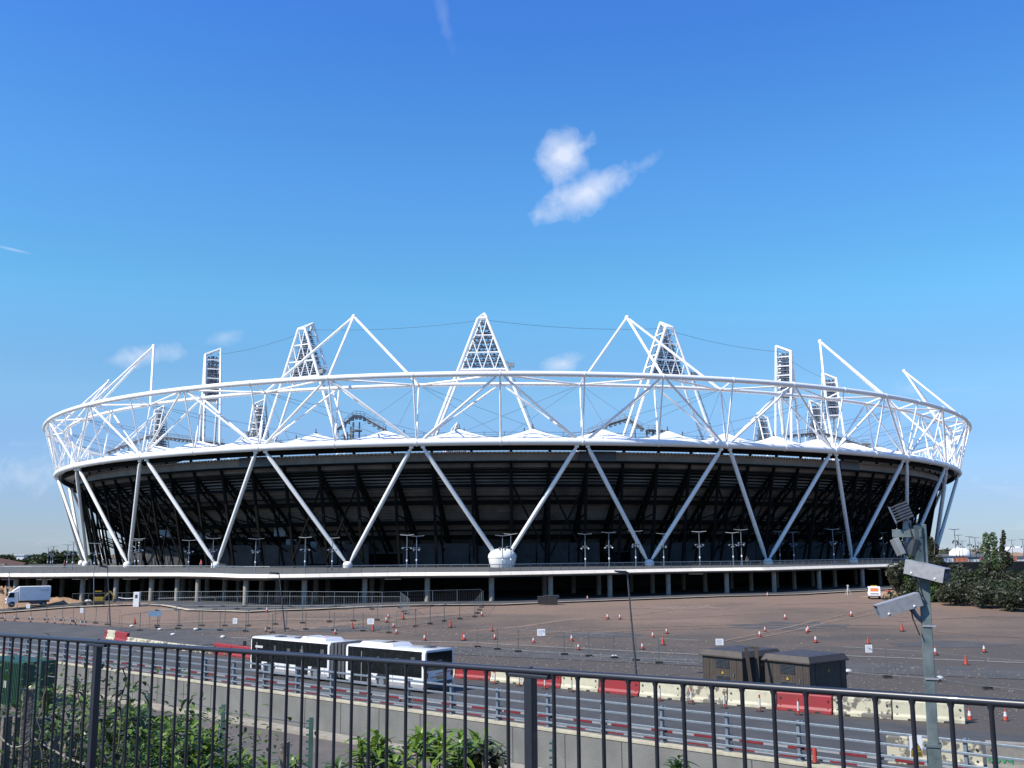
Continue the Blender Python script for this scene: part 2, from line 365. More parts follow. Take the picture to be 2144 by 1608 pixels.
def edge_at(px):      # point of the deck edge seen at this pixel column
    for i in range(len(EDGEP)-1):
        if EDGEP[i][0] <= px <= EDGEP[i+1][0]:
            t = (px-EDGEP[i][0])/(EDGEP[i+1][0]-EDGEP[i][0])
            return on_z(px, EDGEP[i][1]*(1-t)+EDGEP[i+1][1]*t, DZ)
def inset(d):
    out = []
    for i, p in enumerate(EDGE):
        t = EDGE[min(i+1, len(EDGE)-1)]-EDGE[max(i-1, 0)]; t.normalize(); out.append(V((p.x-t.y*d, p.y+t.x*d, p.z)))
    return out
# apron: dark tarmac under the deck, with its bright kerb in front
rg = random.Random(3); mb = MB()
for _ in range(5200):
    a_ = rg.uniform(-110, 5); c_ = 60+abs(rg.gauss(0, 16)); p = ac(a_, c_); z = gz(p.x, p.y)+.03; r = rg.uniform(.03, .10)*(1 if c_ < 80 else 1.5)
    mb.add([(p.x-r, p.y-r*.8, z), (p.x+r, p.y-r*.6, z), (p.x, p.y+r, z), (p.x+r*.1, p.y, z+r*.9)], [(0, 1, 3), (1, 2, 3), (2, 0, 3)])
M['stone'] = mat('mixed_gravel', (.07, .06, .05), .9, scale=1.2, c2=(.24, .20, .165), mix_lo=.3, mix_hi=.7)
tag(mb.build('gravel', 'stone', smooth=False), kind='stuff')
for pts_, w_, m_, dz_ in ((((620, 1300), (860, 1290), (1010, 1281)), 2.2, 'trackp', .028), (((1060, 1330), (1300, 1316), (1560, 1306), (1880, 1310)), .35, 'trackp', .030), (((1080, 1336), (1320, 1321), (1580, 1312), (1900, 1317)), .35, 'trackp', .030), (((1500, 1345), (1700, 1300), (1850, 1272)), .4, 'trackp', .032), (((1540, 1345), (1735, 1302), (1880, 1276)), .4, 'trackp', .032), (((100, 1290), (300, 1285), (520, 1284), (830, 1296)), 1.6, 'trackp', .026), (((1950, 1322), (2144, 1335), (2400, 1350)), .5, 'trackp', .03), (((1880, 1300), (2050, 1288), (2300, 1290)), .5, 'trackp', .034)):
    ribbon([on_g(*q) for q in pts_], w_, 'wheel_track', m_, dz_)
for cx_, cy_, rx_, ry_, m_ in ((1240, 1330, 5.0, 3.0, 'asph2'), (1650, 1310, 7, 4, 'asph2'), (1990, 1350, 6, 3.2, 'asph2'), (720, 1312, 6, 2.4, 'asph2'), (1420, 1272, 7, 3, 'trackp'), (400, 1295, 8, 3, 'asph2'), (1130, 1400, 3.5, 1.2, 'asph2')):
    g = on_g(cx_, cy_); mb = MB(); vs = [(g.x, g.y, gz(g.x, g.y)+.018)]
    ro_ = [rg.uniform(.65, 1.15) for _ in range(26)]
    for q_ in (1, 2, 3, 4, 5, 6):
        for k in range(26):
            a_ = 2*math.pi*k/26; rr_ = q_/6*ro_[k]; x_ = g.x+math.cos(a_)*rx_*rr_; y_ = g.y+math.sin(a_)*ry_*rr_; vs.append((x_, y_, gz(x_, y_)+.018))
    mb.add(vs, [(0, 1+k, 1+(k+1) % 26) for k in range(26)]+[(1+r_*26+k, 27+r_*26+k, 27+r_*26+(k+1) % 26, 1+r_*26+(k+1) % 26) for r_ in range(5) for k in range(26)])
    tag(mb.build('tarmac_patch', m_), kind='structure')
O2 = inset(-7.5); I2 = inset(60)
mb = MB(); vs = []
for a, b in zip(O2, I2):
    for k in range(9):
        q = a.lerp(b, k/8); vs.append((q.x, q.y, gz(q.x, q.y)+.13))
mb.add(vs, [(i*9+j, i*9+j+1, (i+1)*9+j+1, (i+1)*9+j) for i in range(len(O2)-1) for j in range(8)])
tag(mb.build('apron', 'asphalt'), kind='structure')
ribbon([V(p) for p in O2], .7, 'apron_kerb', 'kerbc', .22, 6)
# ---------------------------------------------------------------- concrete podium deck
pod = thing('concrete_podium', 'long concrete deck with a cream edge on round columns before the stadium', 'podium')
fa = MB(); n = len(EDGE)
E2 = inset(.60)
vs = []
for a, b in zip(EDGE, E2):
    vs += [(b.x, b.y, DZ+.02), (a.x, a.y, DZ-.46), (b.x, b.y, DZ-.72)]
fa.add(vs, [(3*i+j, 3*i+j+1, 3*i+j+4, 3*i+j+3) for i in range(n-1) for j in range(2)])
fo = fa.build('edge_fascia', 'fascia', pod, smooth=False)
jm = MB()
for i in range(n-1):
    k = max(1, int((EDGE[i+1]-EDGE[i]).length/1.8))
    for j in range(k):
        a = EDGE[i].lerp(EDGE[i+1], j/k); b = E2[i].lerp(E2[i+1], j/k); u = V((0, -.004, .004))
        jm.beam(V((a.x, a.y, DZ-.46))+u, V((b.x, b.y, DZ+.02))+u, .035, .012, up=(EDGE[i+1]-EDGE[i]))
jm.build('fascia_joints', 'greyp', pod, smooth=False)['kind'] = 'stuff'
sl_ = MB(); back = [V((260, 300, 0)), V((330, 520, 0)), V((0, 560, 0)), V((-330, 520, 0))]
I0 = inset(.61); loop = I0+back
nL = len(loop)
sl_.add([(p.x, p.y, DZ) for p in loop]+[(p.x, p.y, DZ-.8) for p in loop], [tuple(range(nL)), tuple(range(2*nL-1, nL-1, -1))]+[(k, nL+k, nL+(k+1) % nL, (k+1) % nL) for k in range(nL)])
sl_.build('deck_slab', 'deck', pod, smooth=False)
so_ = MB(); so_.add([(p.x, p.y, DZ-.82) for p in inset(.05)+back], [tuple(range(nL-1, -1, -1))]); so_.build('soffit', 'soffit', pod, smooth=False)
FRONT = [-260, -180, -105, -40, 35, 95, 175, 245, 319, 373, 416, 516, 638, 764, 895, 1029, 1152, 1276, 1398, 1520, 1619, 1713, 1804, 1893, 1980, 2060, 2140]
R2 = [20, 83, 132, 225, 270, 339, 385, 435, 472, 549, 583, 662, 779, 1139, 1253, 1365, 1475, 1571, 1661, 1746, 1841, 1925]
R3 = [60, 190, 300, 400, 500, 600, 687, 800, 1200, 1320, 1430, 1530, 1625, 1700, 1790, 1880]
for row, dep, m in ((FRONT, 1.6, 'concrete'), (R2, 11, 'concrete'), (R3, 21, 'concrete')):
    for px in row:
        e = edge_at(px); d = V((e.x, e.y, 0)).normalized(); p = e+d*dep
        g = gz(p.x, p.y); MB().tube([(p.x, p.y, g-.3), (p.x, p.y, DZ-.84)], .40, 14).build('column', m, pod)
bw = inset(34); mb = MB()
for i in range(n-1):
    a, b = bw[i], bw[i+1]
    mb.beam(V((a.x, a.y, 1.2)), V((b.x, b.y, 1.2)), .3, 1.5); 
mb.build('block_wall', 'darkb', pod, smooth=False)
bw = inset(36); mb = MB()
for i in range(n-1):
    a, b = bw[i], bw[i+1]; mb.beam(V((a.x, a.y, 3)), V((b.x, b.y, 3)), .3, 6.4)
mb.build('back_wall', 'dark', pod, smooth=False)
mb = MB()
for px in (10, 84, 160, 266, 820, 1460, 1834):
    e = edge_at(px); mb.box((e.x, e.y+1.6, DZ-.95), (2.4, .3, .14))
mb.build('soffit_lamps', 'whited', pod, smooth=False)
# railing on the deck edge
rl = thing('deck_railing', 'low steel railing with wire infill along the cream edge of the podium deck', 'railing')
J = inset(.85); hr = MB(); po = MB(); inf = MB()
for i in range(n-1):
    a, b = J[i], J[i+1]; L = (b-a).length; k = max(1, round(L/1.85))
    hr.tube([(a.x, a.y, DZ+1.08), (b.x, b.y, DZ+1.08)], .05, 6); hr.tube([(a.x, a.y, DZ+.12), (b.x, b.y, DZ+.12)], .02, 4)
    for j in range(k):
        q = a.lerp(b, j/k); po.box((q.x, q.y, DZ+.54), (.06, .05, 1.08))
    kk = int(L/.14)
    for j in range(kk):
        q = a.lerp(b, j/kk); inf.add([(q.x-.009, q.y, DZ+.12), (q.x+.009, q.y, DZ+.12), (q.x+.009, q.y, DZ+1.06), (q.x-.009, q.y, DZ+1.06)], [(0, 1, 2, 3)])
hr.build('handrail', 'grey', rl); o = po.build('posts', 'grey', rl, smooth=False); o['kind'] = 'stuff'; o = inf.build('wire_infill', 'greyp', rl, smooth=False); o['kind'] = 'stuff'
# ---------------------------------------------------------------- stadium
Q = dict(cx=.00036, cy=333.1176, ra=.95391, phi=-.18359, th0=.18483, h=(.0016, .0413, .00714, .00589))
def RP(i, s, z):
    t0 = i*2*math.pi/56; h = Q['h']
    t = Q['th0']+t0+h[0]*math.sin(2*t0)+h[1]*(math.cos(2*t0)-1)+h[2]*math.sin(4*t0)+h[3]*(math.cos(4*t0)-1)
    s *= 1-.014*math.exp(-((((i+12+28) % 56)-28)/4.0)**2)
    a = 140*Q['ra']; b = 140*(2-Q['ra']); x = a*s*math.sin(t); y = -b*s*math.cos(t); c_, s_ = math.cos(Q['phi']), math.sin(Q['phi'])
    return V((Q['cx']+x*c_-y*s_, Q['cy']+x*s_+y*c_, z))
HL, HU, HI, SU, SI, SB = 29.46, 41.57, 40.5, 1.02579, .99, .94882
ST = thing('stadium', 'large round stadium with a white tubular steel ring, raking legs and dark stand underside', 'stadium', RP(0, 0, 6.4))
NODES = range(-28, 28)
for nm, s, z, r in (('outer_ring', SU, HU, .53), ('inner_ring', SI, HI, .36), ('lower_ring', 1, HL, .68)):
    mb = MB(); mb.tube([RP(-28+56*k/224, s, z) for k in range(224)], r, 14, closed=True)
    for i in NODES:
        a = RP(i-.008, s, z); b = RP(i+.008, s, z); mb.tube([a, b], r*1.13, 14)
    mb.build(nm, 'white', ST)
def camd(p): return (p-V((0, 0, EYE))).length
def limited(name, items, m, n=100):
    items.sort(key=lambda t: camd(t[0]))
    for _, b in items[:n]: b.build(name, m, ST)
    if items[n:]:
        mb = MB()
        for _, b in items[n:]: mb.add(b.v, b.f)
        mb.build(name+'s_far_side', m, ST)['kind'] = 'stuff'
def brace(a, b, r, step=False, r2=None):
    a = V(a); b = V(b); d = (b-a).normalized(); L = (b-a).length
    if step:
        q = [0, .03, .06, .36, .37, .60, .61, .93, .96, 1]; rr = [r*.5, r*.5, r*1.15, r*1.15, r*.72, r*.72, r*1.05, r*1.05, r*.5, r*.5]
    else:
        q = [0, .02, .045, .955, .98, 1]; rr = [r*.55, r*.55, r, r, r*.55, r*.55]
    mb = MB(); mb.tube([a+(b-a)*t for t in q], rr, 8); return ((a+b)/2, mb)
dg, vt, ch = [], [], []
for i in NODES:
    U0, I0_, L0 = RP(i, SU, HU), RP(i, SI, HI), RP(i, 1, HL)
    vt.append(brace(L0, U0, .17)); vt.append(brace(L0, I0_, .19, True))
    if i % 2:
        for k in (-1, 1):
            dg.append(brace(RP(i+.05*k, 1, HL+.3), RP(i+k*.97, SU, HU-.3), .24))
            dg.append(brace(RP(i+.05*k, 1, HL+.3), RP(i+k*.97, SI, HI-.3), .21, True))
            ch.append(brace(I0_, RP(i+k, SU, HU-.15), .2))
    ch.append(brace(I0_, U0, .16))
limited('diagonal_brace', dg, 'white'); limited('vertical_brace', vt, 'white'); limited('chord_brace', ch, 'white')
# raking legs
for i in NODES:
    if i % 2 == 0: continue
    for k in (-1, 1):
        a = RP(i+k*.07, .997, HL-.9); b = RP(i+k*.96, SB, DZ+1.3)
        mb = MB(); q = [0, .012, .02, .05, .93, .985, 1]; rr = [.24, .24, .28, .41, .41, .26, .22]
        mb.tube([a+(b-a)*t for t in q], rr, 14); mb.box(a+V((0, 0, .25)), (.75, .75, .8)); mb.build('leg', 'white', ST)
for i in NODES:
    if i % 2 or i == 0: continue
    p = RP(i, SB, DZ)
    mb = MB(); mb.lathe(p, [(.85, 0), (.95, .25), (.9, .8), (.7, 1.1), (.35, 1.25)], 16); mb.build('leg_foot', 'whited', ST)
# tripod masts on the ring
TP = {-10: (228, 798), -6: (322, 725), -2: (741, 663), 2: (1313, 665), 6: (1717, 715), 10: (1893, 777)}
for i in (-26, -22, -18, -14, -10, -6, -2, 2, 6, 10, 14, 18, 22, 26):
    p0 = RP(i, .92, 56.0)
    A = at_y(*TP[i], p0.y) if i in TP else p0
    mb = MB()
    for q in (RP(i-1, SI, HI), RP(i+1, SI, HI), RP(i, SU, HU)): mb.tube([A, q], [.27, .27], 10)
    mb.ball(A, .5, 8, 6); mb.build('tripod_mast', 'white', ST)
# lighting towers
CEN = RP(0, 0, 0)
def tower(A, dark=False):
    inw = V((CEN.x-A.x, (CEN.y-A.y)*(.38 if abs(A.x) > 62 else .8), 0)).normalized(); tg = V((inw.y, -inw.x, 0))
    zb, zt, zap = 34.2, A.z-1.9, A.z
    base = V((A.x, A.y, 0))-inw*1.0
    def wz(z): return .95+(zt-z)/(zt-zb)*(10.9-.95)
    def out(s, z): return base-inw*1.9+tg*s*wz(z)+V((0, 0, z))
    def inn(s, z):
        w = (zap-z)/(zap-zb)*10.9; return base+inw*1.9+tg*s*w+V((0, 0, z))
    root = MB()
    for s in (-1, 1):
        root.tube([out(s, zb), out(s, zt)], .35, 10); root.tube([inn(s, zb), inn(s, zap)], .29, 10)
    root.tube([out(-1, zt), out(1, zt)], .36, 8)
    for s in (-1, 1): root.tube([out(s, zt), inn(0, zap)], .3, 8)
    o = root.build('light_tower', 'white', ST)
    la = MB(); z0, z1 = zt, 48.6; lv = [z0+(z1-z0)*k/3 for k in range(4)]
    def nd(j, k): m_ = j+1 if j else 1; return out(-1, lv[j]).lerp(out(1, lv[j]), k/m_)
    for j in range(1, 4):
        la.tube([out(-1, lv[j]), out(1, lv[j])], .15 if j < 3 else .27, 6)
    for j in range(3):
        a = [nd(j, k) for k in range((j+1 if j else 1)+1)]; b = [nd(j+1, k) for k in range(j+3)]
        for k in range(len(a)):
            if k+1 < len(b): la.tube([a[k], b[k+1]], .12, 5)
            if k > 0 or True: la.tube([a[k], b[k]], .12, 5)
    zz = zt-1.4
    while zz > 47:
        for s in (-1, 1): la.tube([out(s, zz), inn(s, zz)], .17, 6)
        zz -= 2.6
    la.build('lattice', 'white', o)
    sh = MB(); lp = MB(); zz = zt-.9; mR = Matrix(((tg.x, inw.x, 0), (tg.y, inw.y, 0), (0, 0, 1)))
    while zz > 48:
        w = wz(zz)-.45; c = base+V((0, 0, zz))
        sh.box(c, (2*w, 3.0 if abs(A.x) > 62 else 1.6, .12), m=mR); sh.box(c+inw*.8+V((0, 0, .45)), (2*w, .06, .10), m=mR); sh.box(c-inw*.8+V((0, 0, .6)), (2*w, .05, .06), m=mR)
        k = max(2, int(2*w/.85))
        for q in range(k):
            x = -w+.4+(2*w-.8)*q/(k-1); pc = c+tg*x+V((0, 0, .42))
            lp.tube([pc-inw*.25, pc+inw*.35], [.16, .34], 8)
            if q % 2 == 0 and abs(A.x) > 62: lp.tube([pc-inw*1.2, pc-inw*.7], [.2, .3], 8); lp.tube([pc+inw*.7, pc+inw*1.2], [.3, .2], 8)
            if q % 2: sh.box(pc-inw*.35, (.34, .3, .46), m=mR)
        zz -= 1.05
    sh.build('lamp_shelves', 'louvre', o, smooth=False); lp.build('floodlights', 'lamp', o)['kind'] = 'stuff'
    st = MB()        # access ladder and platform down one leg
    for k in range(8):
        z = zb+2+k*2.0; q = out(1, z)+tg*.55; st.box(q, (.7, .5, .08), m=mR)
    st.tube([out(1, zb)+tg*.7, out(1, 50)+tg*.7], .09, 5); st.box(out(1, 49)+tg*1.1+V((0, 0, .5)), (1.2, 1.0, .9), m=mR)
    st.build('ladder', 'greyp', o, smooth=False)
TW = [(1013, 655), (650, 676), (1387, 674), (455, 730), (1632, 724), (1728, 781), (1700, 838), (550, 836), (1590, 865), (956, 886), (340, 850)]
APEX = []
for px, py in TW:
    A = on_z(px, py, 62.0)
    if A.y > 470 or (A-CEN).xy.length > 118:
        ang = math.atan2((px-1072), F); # far towers stand on the tension ring: meet it
        A = at_y(px, py, 430)
    APEX.append(A); tower(A)
# cables
cb = []
order = [3, 1, 0, 2, 4, 5]
for k in range(len(order)-1):
    a, b = APEX[order[k]]-V((0, 0, 1.6)), APEX[order[k+1]]-V((0, 0, 1.6)); mb = MB()
    for dz in (0, ): mb.tube([a.lerp(b, t/8)-V((0, 0, .9*4*(t/8)*(1-t/8)+dz)) for t in range(9)], .04, 5)
    cb.append((a, mb))
for i in range(-13, 14, 2):
    for k in (-2, -1, 1, 2):
        mb = MB(); mb.tube([RP(i, SI, HI), RP(i+k, .79, 33.6)], .036, 4); cb.append((RP(i, 1, 0), mb))
limited('cable', cb, 'dgrey', 90)
# fabric roof
mb = MB(); vs = []; NA = 56*12; S_ = [1.0, .985, .97, .955, .94, .93, .915, .90, .87, .84, .80]
for k in range(NA):
    i = -28+56*k/NA; u = abs(((i+.08) % 1)-.5)*2     # 0 at the peak
    for s in S_:
        t = (1-s)/.20; base = 30.0+1.15*min(1, t/.3)+1.7*max(0, (t-.35)/.65)
        pk = 1.95*(max(0, 1-u)**1.35)*max(0, 1-abs(s-.93)/.070)**1.1
        vs.append(RP(i, s, base+pk))
nS = len(S_); mb.add(vs, [(k*nS+j, k*nS+j+1, ((k+1) % NA)*nS+j+1, ((k+1) % NA)*nS+j) for k in range(NA) for j in range(nS-1)])
mb.build('fabric_roof', 'fabric', ST)
sm_ = MB()
for i in NODES:
    for (di, s0, s1) in ((-.42, .997, .955), (.26, .997, .955)):
        pts = [RP(i+di+(.08+.42*.9 if di < 0 else .16)*t, s0+(s1-s0)*t, 30.25+1.0*t) for t in (0, .5, 1)]
        sm_.tube(pts, .05, 4)
    q = RP(i-.08+.5, .93, 32.9); sm_.tube([q, q+V((0, 0, 1.1))], .10, 5); sm_.ball(q+V((0, 0, .2)), .3, 6, 4)
sm_.build('roof_seams', 'dgrey', ST)['kind'] = 'stuff'
# walkway on the tension ring
wk = MB(); NW = 160; ra_ = MB()
for k in range(NW):
    a = RP(-28+56*k/NW, .795, 33.3); b = RP(-28+56*(k+1)/NW, .795, 33.3)
    wk.beam(a, b, 1.0, .55); ra_.tube([a+V((0, 0, 1.4)), b+V((0, 0, 1.4))], .04, 4); ra_.tube([a, a+V((0, 0, 1.6 if k % 3 else 2.3))], .05 if k % 3 else .13, 4)
    ra_.tube([a+V((0, 0, .85)), b+V((0, 0, .85))], .03, 4)
wk.build('ring_walkway', 'greyp', ST, smooth=False); ra_.build('walkway_railing', 'dgrey', ST, smooth=False)
def gantry(px, Y, deep=.95, legs=()):
    mb = MB(); pts = [at_y(x, y, Y) for x, y in px]
    for a, b in zip(pts[:-1], pts[1:]):
        L = (b-a).length; mb.beam(a, b, 1.3, .35)
        k = max(2, int(L/1.1))
        for j in range(k):
            q = a.lerp(b, (j+.5)/k); mb.box(q-V((0, 0, .35)), (.55, 1.3, .5)); mb.tube([q, q+V((0, 0, 1.3))], .045, 4)
        for dz in (.75, 1.3): mb.tube([a+V((0, 0, dz)), b+V((0, 0, dz))], .045, 4)
        mb.tube([a+V((0, -.7, .2)), b+V((0, -.7, .2))], .13, 5)
    for (x, y) in legs:
        q = at_y(x, y, Y); mb.tube([q, V((q.x, q.y, 32.5))], .22, 6); mb.tube([q+V((1.4, 0, 0)), V((q.x+1.4, q.y, 32.5))], .18, 6); mb.box(V((q.x+.7, q.y, q.z-2)), (2.4, 1.6, .35)); mb.box(V((q.x+.7, q.y, q.z-4)), (2.6, 1.6, .5))
    mb.build('access_gantry', 'greyp', ST, smooth=False)
gantry([(702, 903), (742, 872), (758, 873), (808, 902)], 232, legs=[(722, 893), (740, 884)])
gantry([(1228, 912), (1264, 893), (1313, 878), (1348, 900)], 232)
gantry([(1352, 902), (1388, 903)], 232, legs=[(1354, 900), (1378, 900)])
gantry([(225, 948), (262, 934), (312, 914), (352, 917), (412, 924), (470, 930)], 285)
gantry([(1640, 914), (1712, 907), (1740, 912), (1800, 932), (1860, 950)], 275)
gantry([(1803, 930), (1822, 931)], 268, legs=[(1806, 930)])
# stand: stepped underside, back panel, rakers
mb = MB(); prof = []
s0, z0, s1, z1 = .962, 26.0, .80, 9.2; NB = 30
for k in range(NB+1):
    t = k/NB; s = s0+(s1-s0)*t; z = z0+(z1-z0)*(t**.92)
    if k: prof.append((s, prof[-1][1]))
    prof.append((s, z))
prof.append((.80, 9.0))
NA = 224; vs = []
for k in range(NA):
    for s, z in prof: vs.append(RP(-28+56*k/NA, s, z))
nS = len(prof); mb.add(vs, [(k*nS+j, ((k+1) % NA)*nS+j, ((k+1) % NA)*nS+j+1, k*nS+j+1) for k in range(NA) for j in range(nS-1)])
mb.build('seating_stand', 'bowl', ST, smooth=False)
mb = MB(); vs = []; pr = [(.955, 25.0), (.80, 10.2), (.66, 7.0)]
for k in range(NA):
    for s, z in pr: vs.append(RP(-28+56*k/NA, s, z))
mb.add(vs, [(k*3+j, k*3+j+1, ((k+1) % NA)*3+j+1, ((k+1) % NA)*3+j) for k in range(NA) for j in range(2)])
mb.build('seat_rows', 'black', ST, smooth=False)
pan = MB(); hz_ = MB(); ban = MB()
for k in range(112):
    i = -28+.5*k
    if k % 9 == 4: MB().beam(RP(i, .970, 27.2), RP(i+.5, .970, 27.2), .2, 1.9).build('dark_box_panel', 'dgrey', ST, smooth=False)
    pan.beam(RP(i, .966, 27.2), RP(i+.5, .966, 27.2), .16, 1.75); hz_.beam(RP(i, .9685, 27.9), RP(i+.5, .9685, 27.9), .06, .14)
    for j in range(9): q = RP(i+.03+.055*j, .9690, 27.6); ban.beam(q, q+V((0, 0, .5)), .09, .09)
pan.build('back_panel', 'bowl2', ST, smooth=False); hz_.build('panel_rail', 'whited', ST, smooth=False)
ban.build('panel_posts', 'black', ST, smooth=False)['kind'] = 'stuff'
hb = MB()
for s, z, h in ((.990, 28.62, 1.3), (.968, 26.1, .45), (.938, 21.9, .6), (.918, 20.0, .3), (.905, 18.9, .9), (.868, 15.1, .9), (.835, 12.3, .8), (.845, 13.6, .25)):
    for k in range(112): hb.beam(RP(-28+.5*k, s, z), RP(-27.5+.5*k, s, z), .35, h)
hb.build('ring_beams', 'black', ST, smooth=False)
rk = []
for k in range(-44, 45):
    i = k*.5+.12; a = RP(i, .967, 28.6); b = RP(i, .957, 25.0); c = RP(i, .81, 9.4); d = RP(i, .925, DZ); tgd = (RP(i+.1, 1, 0)-RP(i, 1, 0)).normalized()
    mb = MB()
    mb.beam(a, b, .38, .5, up=tgd); mb.beam(b, c, .42, .6, up=tgd)
    lo0, lo1 = RP(i, .945, 22.2), RP(i, .83, 9.0); mb.beam(b, lo0, .3, .3, up=tgd); mb.beam(lo0, lo1, .3, .42, up=tgd)
    nb = 7
    for j in range(nb):
        p = b.lerp(c, j/nb); q = lo0.lerp(lo1, (j+.5)/nb); p2 = b.lerp(c, (j+1)/nb); mb.beam(p, q, .16, .18); mb.beam(q, p2, .16, .18)
    mb.beam(RP(i, .957, 25.5), d, .46, .5, up=tgd); e = RP(i, .875, DZ); mb.beam(RP(i, .905, 18.4), e, .32, .36, up=tgd); mb.beam(RP(i, .942, 16.5), RP(i, .885, 15.5), .2, .25, up=tgd); mb.beam(RP(i, .937, 13.5), RP(i, .868, 9.5), .2, .25, up=tgd)
    rk.append((a, mb))
    if k % 6 in (0, 1):
        m2 = MB(); m2.beam(RP(i, .950, 22.5), RP(i+.5, .93, DZ+1.5), .28, .3); m2.beam(RP(i+.5, .950, 22.5), RP(i, .93, DZ+1.5), .28, .3); m2.build('cross_brace', 'black', ST, smooth=False)
limited('raker_frame', rk, 'black', 100)
# back of the undercroft and its stairs, with pale panels coloured like daylight through openings
mb = MB()
for k in range(112): mb.beam(RP(-28+.5*k, .79, 8.2), RP(-27.5+.5*k, .79, 8.2), .3, 4.2)
mb.build('undercroft_wall', 'black', ST, smooth=False)
for k in range(112):
    if k % 7 != 3: MB().beam(RP(-28+.5*k, .868, DZ+2.3), RP(-27.52+.5*k, .868, DZ+2.3), .4, 4.6 if k % 5 else 3.4).build('dark_filler_block', 'dark', ST, smooth=False) if abs(-28+.5*k) < 24 else None  # dark filler blocks added to close off the sky under the stand
M['win'] = mat('pale_daylight_panel', (.22, .26, .29), .35, var=.2)  # pale colour stands in for daylight seen through openings
for px, py, w, h in ((343, 1117, 3.0, 1.6), (424, 1122, 3.2, 1.2), (586, 1112, 2.4, 2.2), (610, 1138, 2.2, 1.8), (655, 1145, 1.6, 2.2), (715, 1128, 1.4, 3.4), (906, 1128, 2.1, 1.3), (1022, 1126, 2.1, 1.3), (1139, 1123, 2.1, 1.3), (1253, 1122, 2.0, 1.3), (1350, 1120, 1.6, 1.1), (1444, 1121, 1.6, 1.0), (772, 1074, 1.3, 1.1), (875, 1180, 1.0, 1.5), (917, 1178, 1.3, 1.9)):
    Y = 219 if 500 < px < 1400 else 232
    q = at_y(px, py, Y-.5); w_ = MB().box(q, (w, .16, h)); w_.build('daylight_panel', 'win', ST, smooth=False)
for px, y0, x1, y1 in ((905, 1122, 885, 1190), (1150, 1128, 1178, 1190), (1255, 1140, 1290, 1188), (1020, 1130, 1042, 1180), (700, 1150, 690, 1190)):
    a = at_y(px, y0, 222); b = at_y(x1, y1, 214); b.z = DZ
    mb = MB(); mb.beam(a, b, 1.9, .25)
    for s in (-.95, .95): mb.beam(a+V((s, 0, .55)), b+V((s, 0, .55)), .06, .9)
    mb.build('stair', 'dgrey', ST, smooth=False)
# white domed cover over the middle leg foot
fp = RP(0, SB, DZ)
dc = thing('domed_cover', 'big white rounded drum cover where two legs meet on the deck', 'cover', fp)
MB().lathe((0, 0, 0), [(2.2, 0), (2.42, .6), (2.6, 1.5), (2.62, 1.75)], 32).build('drum', 'whited', dc, local=True)
MB().lathe((0, 0, 0), [(2.70, 1.76), (2.72, 1.95), (2.62, 2.4), (2.2, 2.95), (1.5, 3.35), (.7, 3.5), (.1, 3.55)], 32).build('dome', 'whited', dc, local=True)
# ---------------------------------------------------------------- deck lamps
def deck_lamp(h):
    t = thing('deck_lamp', None, 'street lamp')
    MB().tube([(0, 0, 0), (0, 0, .9), (0, 0, h)], [.12, .09, .06], 8).build('pole', 'grey', t, local=True)
    w = MB()
    for s in (-1, 1): w.hexa([(0, -.18, h-.06), (s*1.3, -.14, h+.10), (s*1.3, .14, h+.10), (0, .18, h-.06)], [(0, -.18, h+.06), (s*1.3, -.1, h+.16), (s*1.3, .1, h+.16), (0, .18, h+.06)])
    w.build('wing', 'greyp', t, local=True, smooth=False)
    for k in range(4):
        a = k*math.pi/2+.5; c = V((math.cos(a)*.55, math.sin(a)*.55, h-2.1-.28*(k % 2)))
        MB().tube([V((0, 0, c.z)), c], .03, 4).tube([c, c+V((math.cos(a)*.2, math.sin(a)*.2, -.22))], [.09, .19], 8).build('floodlight', 'grey', t, local=True)
    MB().tube([(0, 0, 1.55), (0, 0, 1.85)], .13, 8).build('marker', 'refl', t, local=True)
    return t
LP = [(99, 1148, 1187.5), (105.5, 1151, 1187.5), (109.5, 1145, 1187.5), (139.5, 1142, 1190), (151, 1136, 1194), (196.6, 1139, 1194.5), (281.7, 1133, 1191), (289, 1130, 1192.5), (394, 1133, 1194), (444.6, 1129, 1193), (534, 1130, 1196), (638, 1127, 1195), (695, 1128, 1194), (851.7, 1122, 1194.5), (872, 1124, 1192), (1052.5, 1123, 1191), (1070, 1120, 1191.5),
      (1226, 1120, 1190.5), (1276, 1117, 1190.5), (1332, 1114, 1188.5), (1390.5, 1119, 1186), (1466, 1115, 1188), (1536, 1117, 1185), (1554, 1111, 1185.5), (1634, 1114, 1181), (1663, 1116, 1181), (1747, 1110, 1181), (1768, 1116, 1178), (1779, 1114, 1177.5), (1851.6, 1117, 1176)]
L0 = None
for k, (px, y0, y1) in enumerate(LP):
    p = on_z(px, y1, DZ); h = (y1-y0)*p.y/F*.99
    if L0 is None: L0 = t = deck_lamp(6.0)
    else: t = copy_tree(L0)
    t.location = p; t.scale = (1, 1, h/6.0); t.rotation_euler = (0, 0, random.uniform(-.5, .5) if k else 0)
    tag(t, '%s winged lamp post from the left end of the podium deck' % ORD[k], 'street lamp', 'winged lamp posts on the podium deck')
    t.name = 'deck_lamp' if k == 0 else 'deck_lamp.%03d' % k
FARL = [(1998, 1109, 250), (2006, 1121, 300), (2029, 1124, 320), (2041, 1126, 260), (2014, 1133, 340), (2048.5, 1137, 340), (2118, 1131, 300), (2141, 1129.5, 300)]
for k, (px, y0, Y) in enumerate(FARL):
    q = at_y(px, y0, Y); t = copy_tree(L0); t.location = (q.x, Y, DZ); t.scale = (1.0, 1.0, (q.z-DZ)/6.0)
    for ch_ in t.children: ch_.data = ch_.data.copy(); ch_.data.materials[0] = M['dgrey']
    tag(t, 'dark far lamp post right of the stadium, %s from the left' % ORD[k], 'street lamp', 'far lamp posts beyond the stadium')
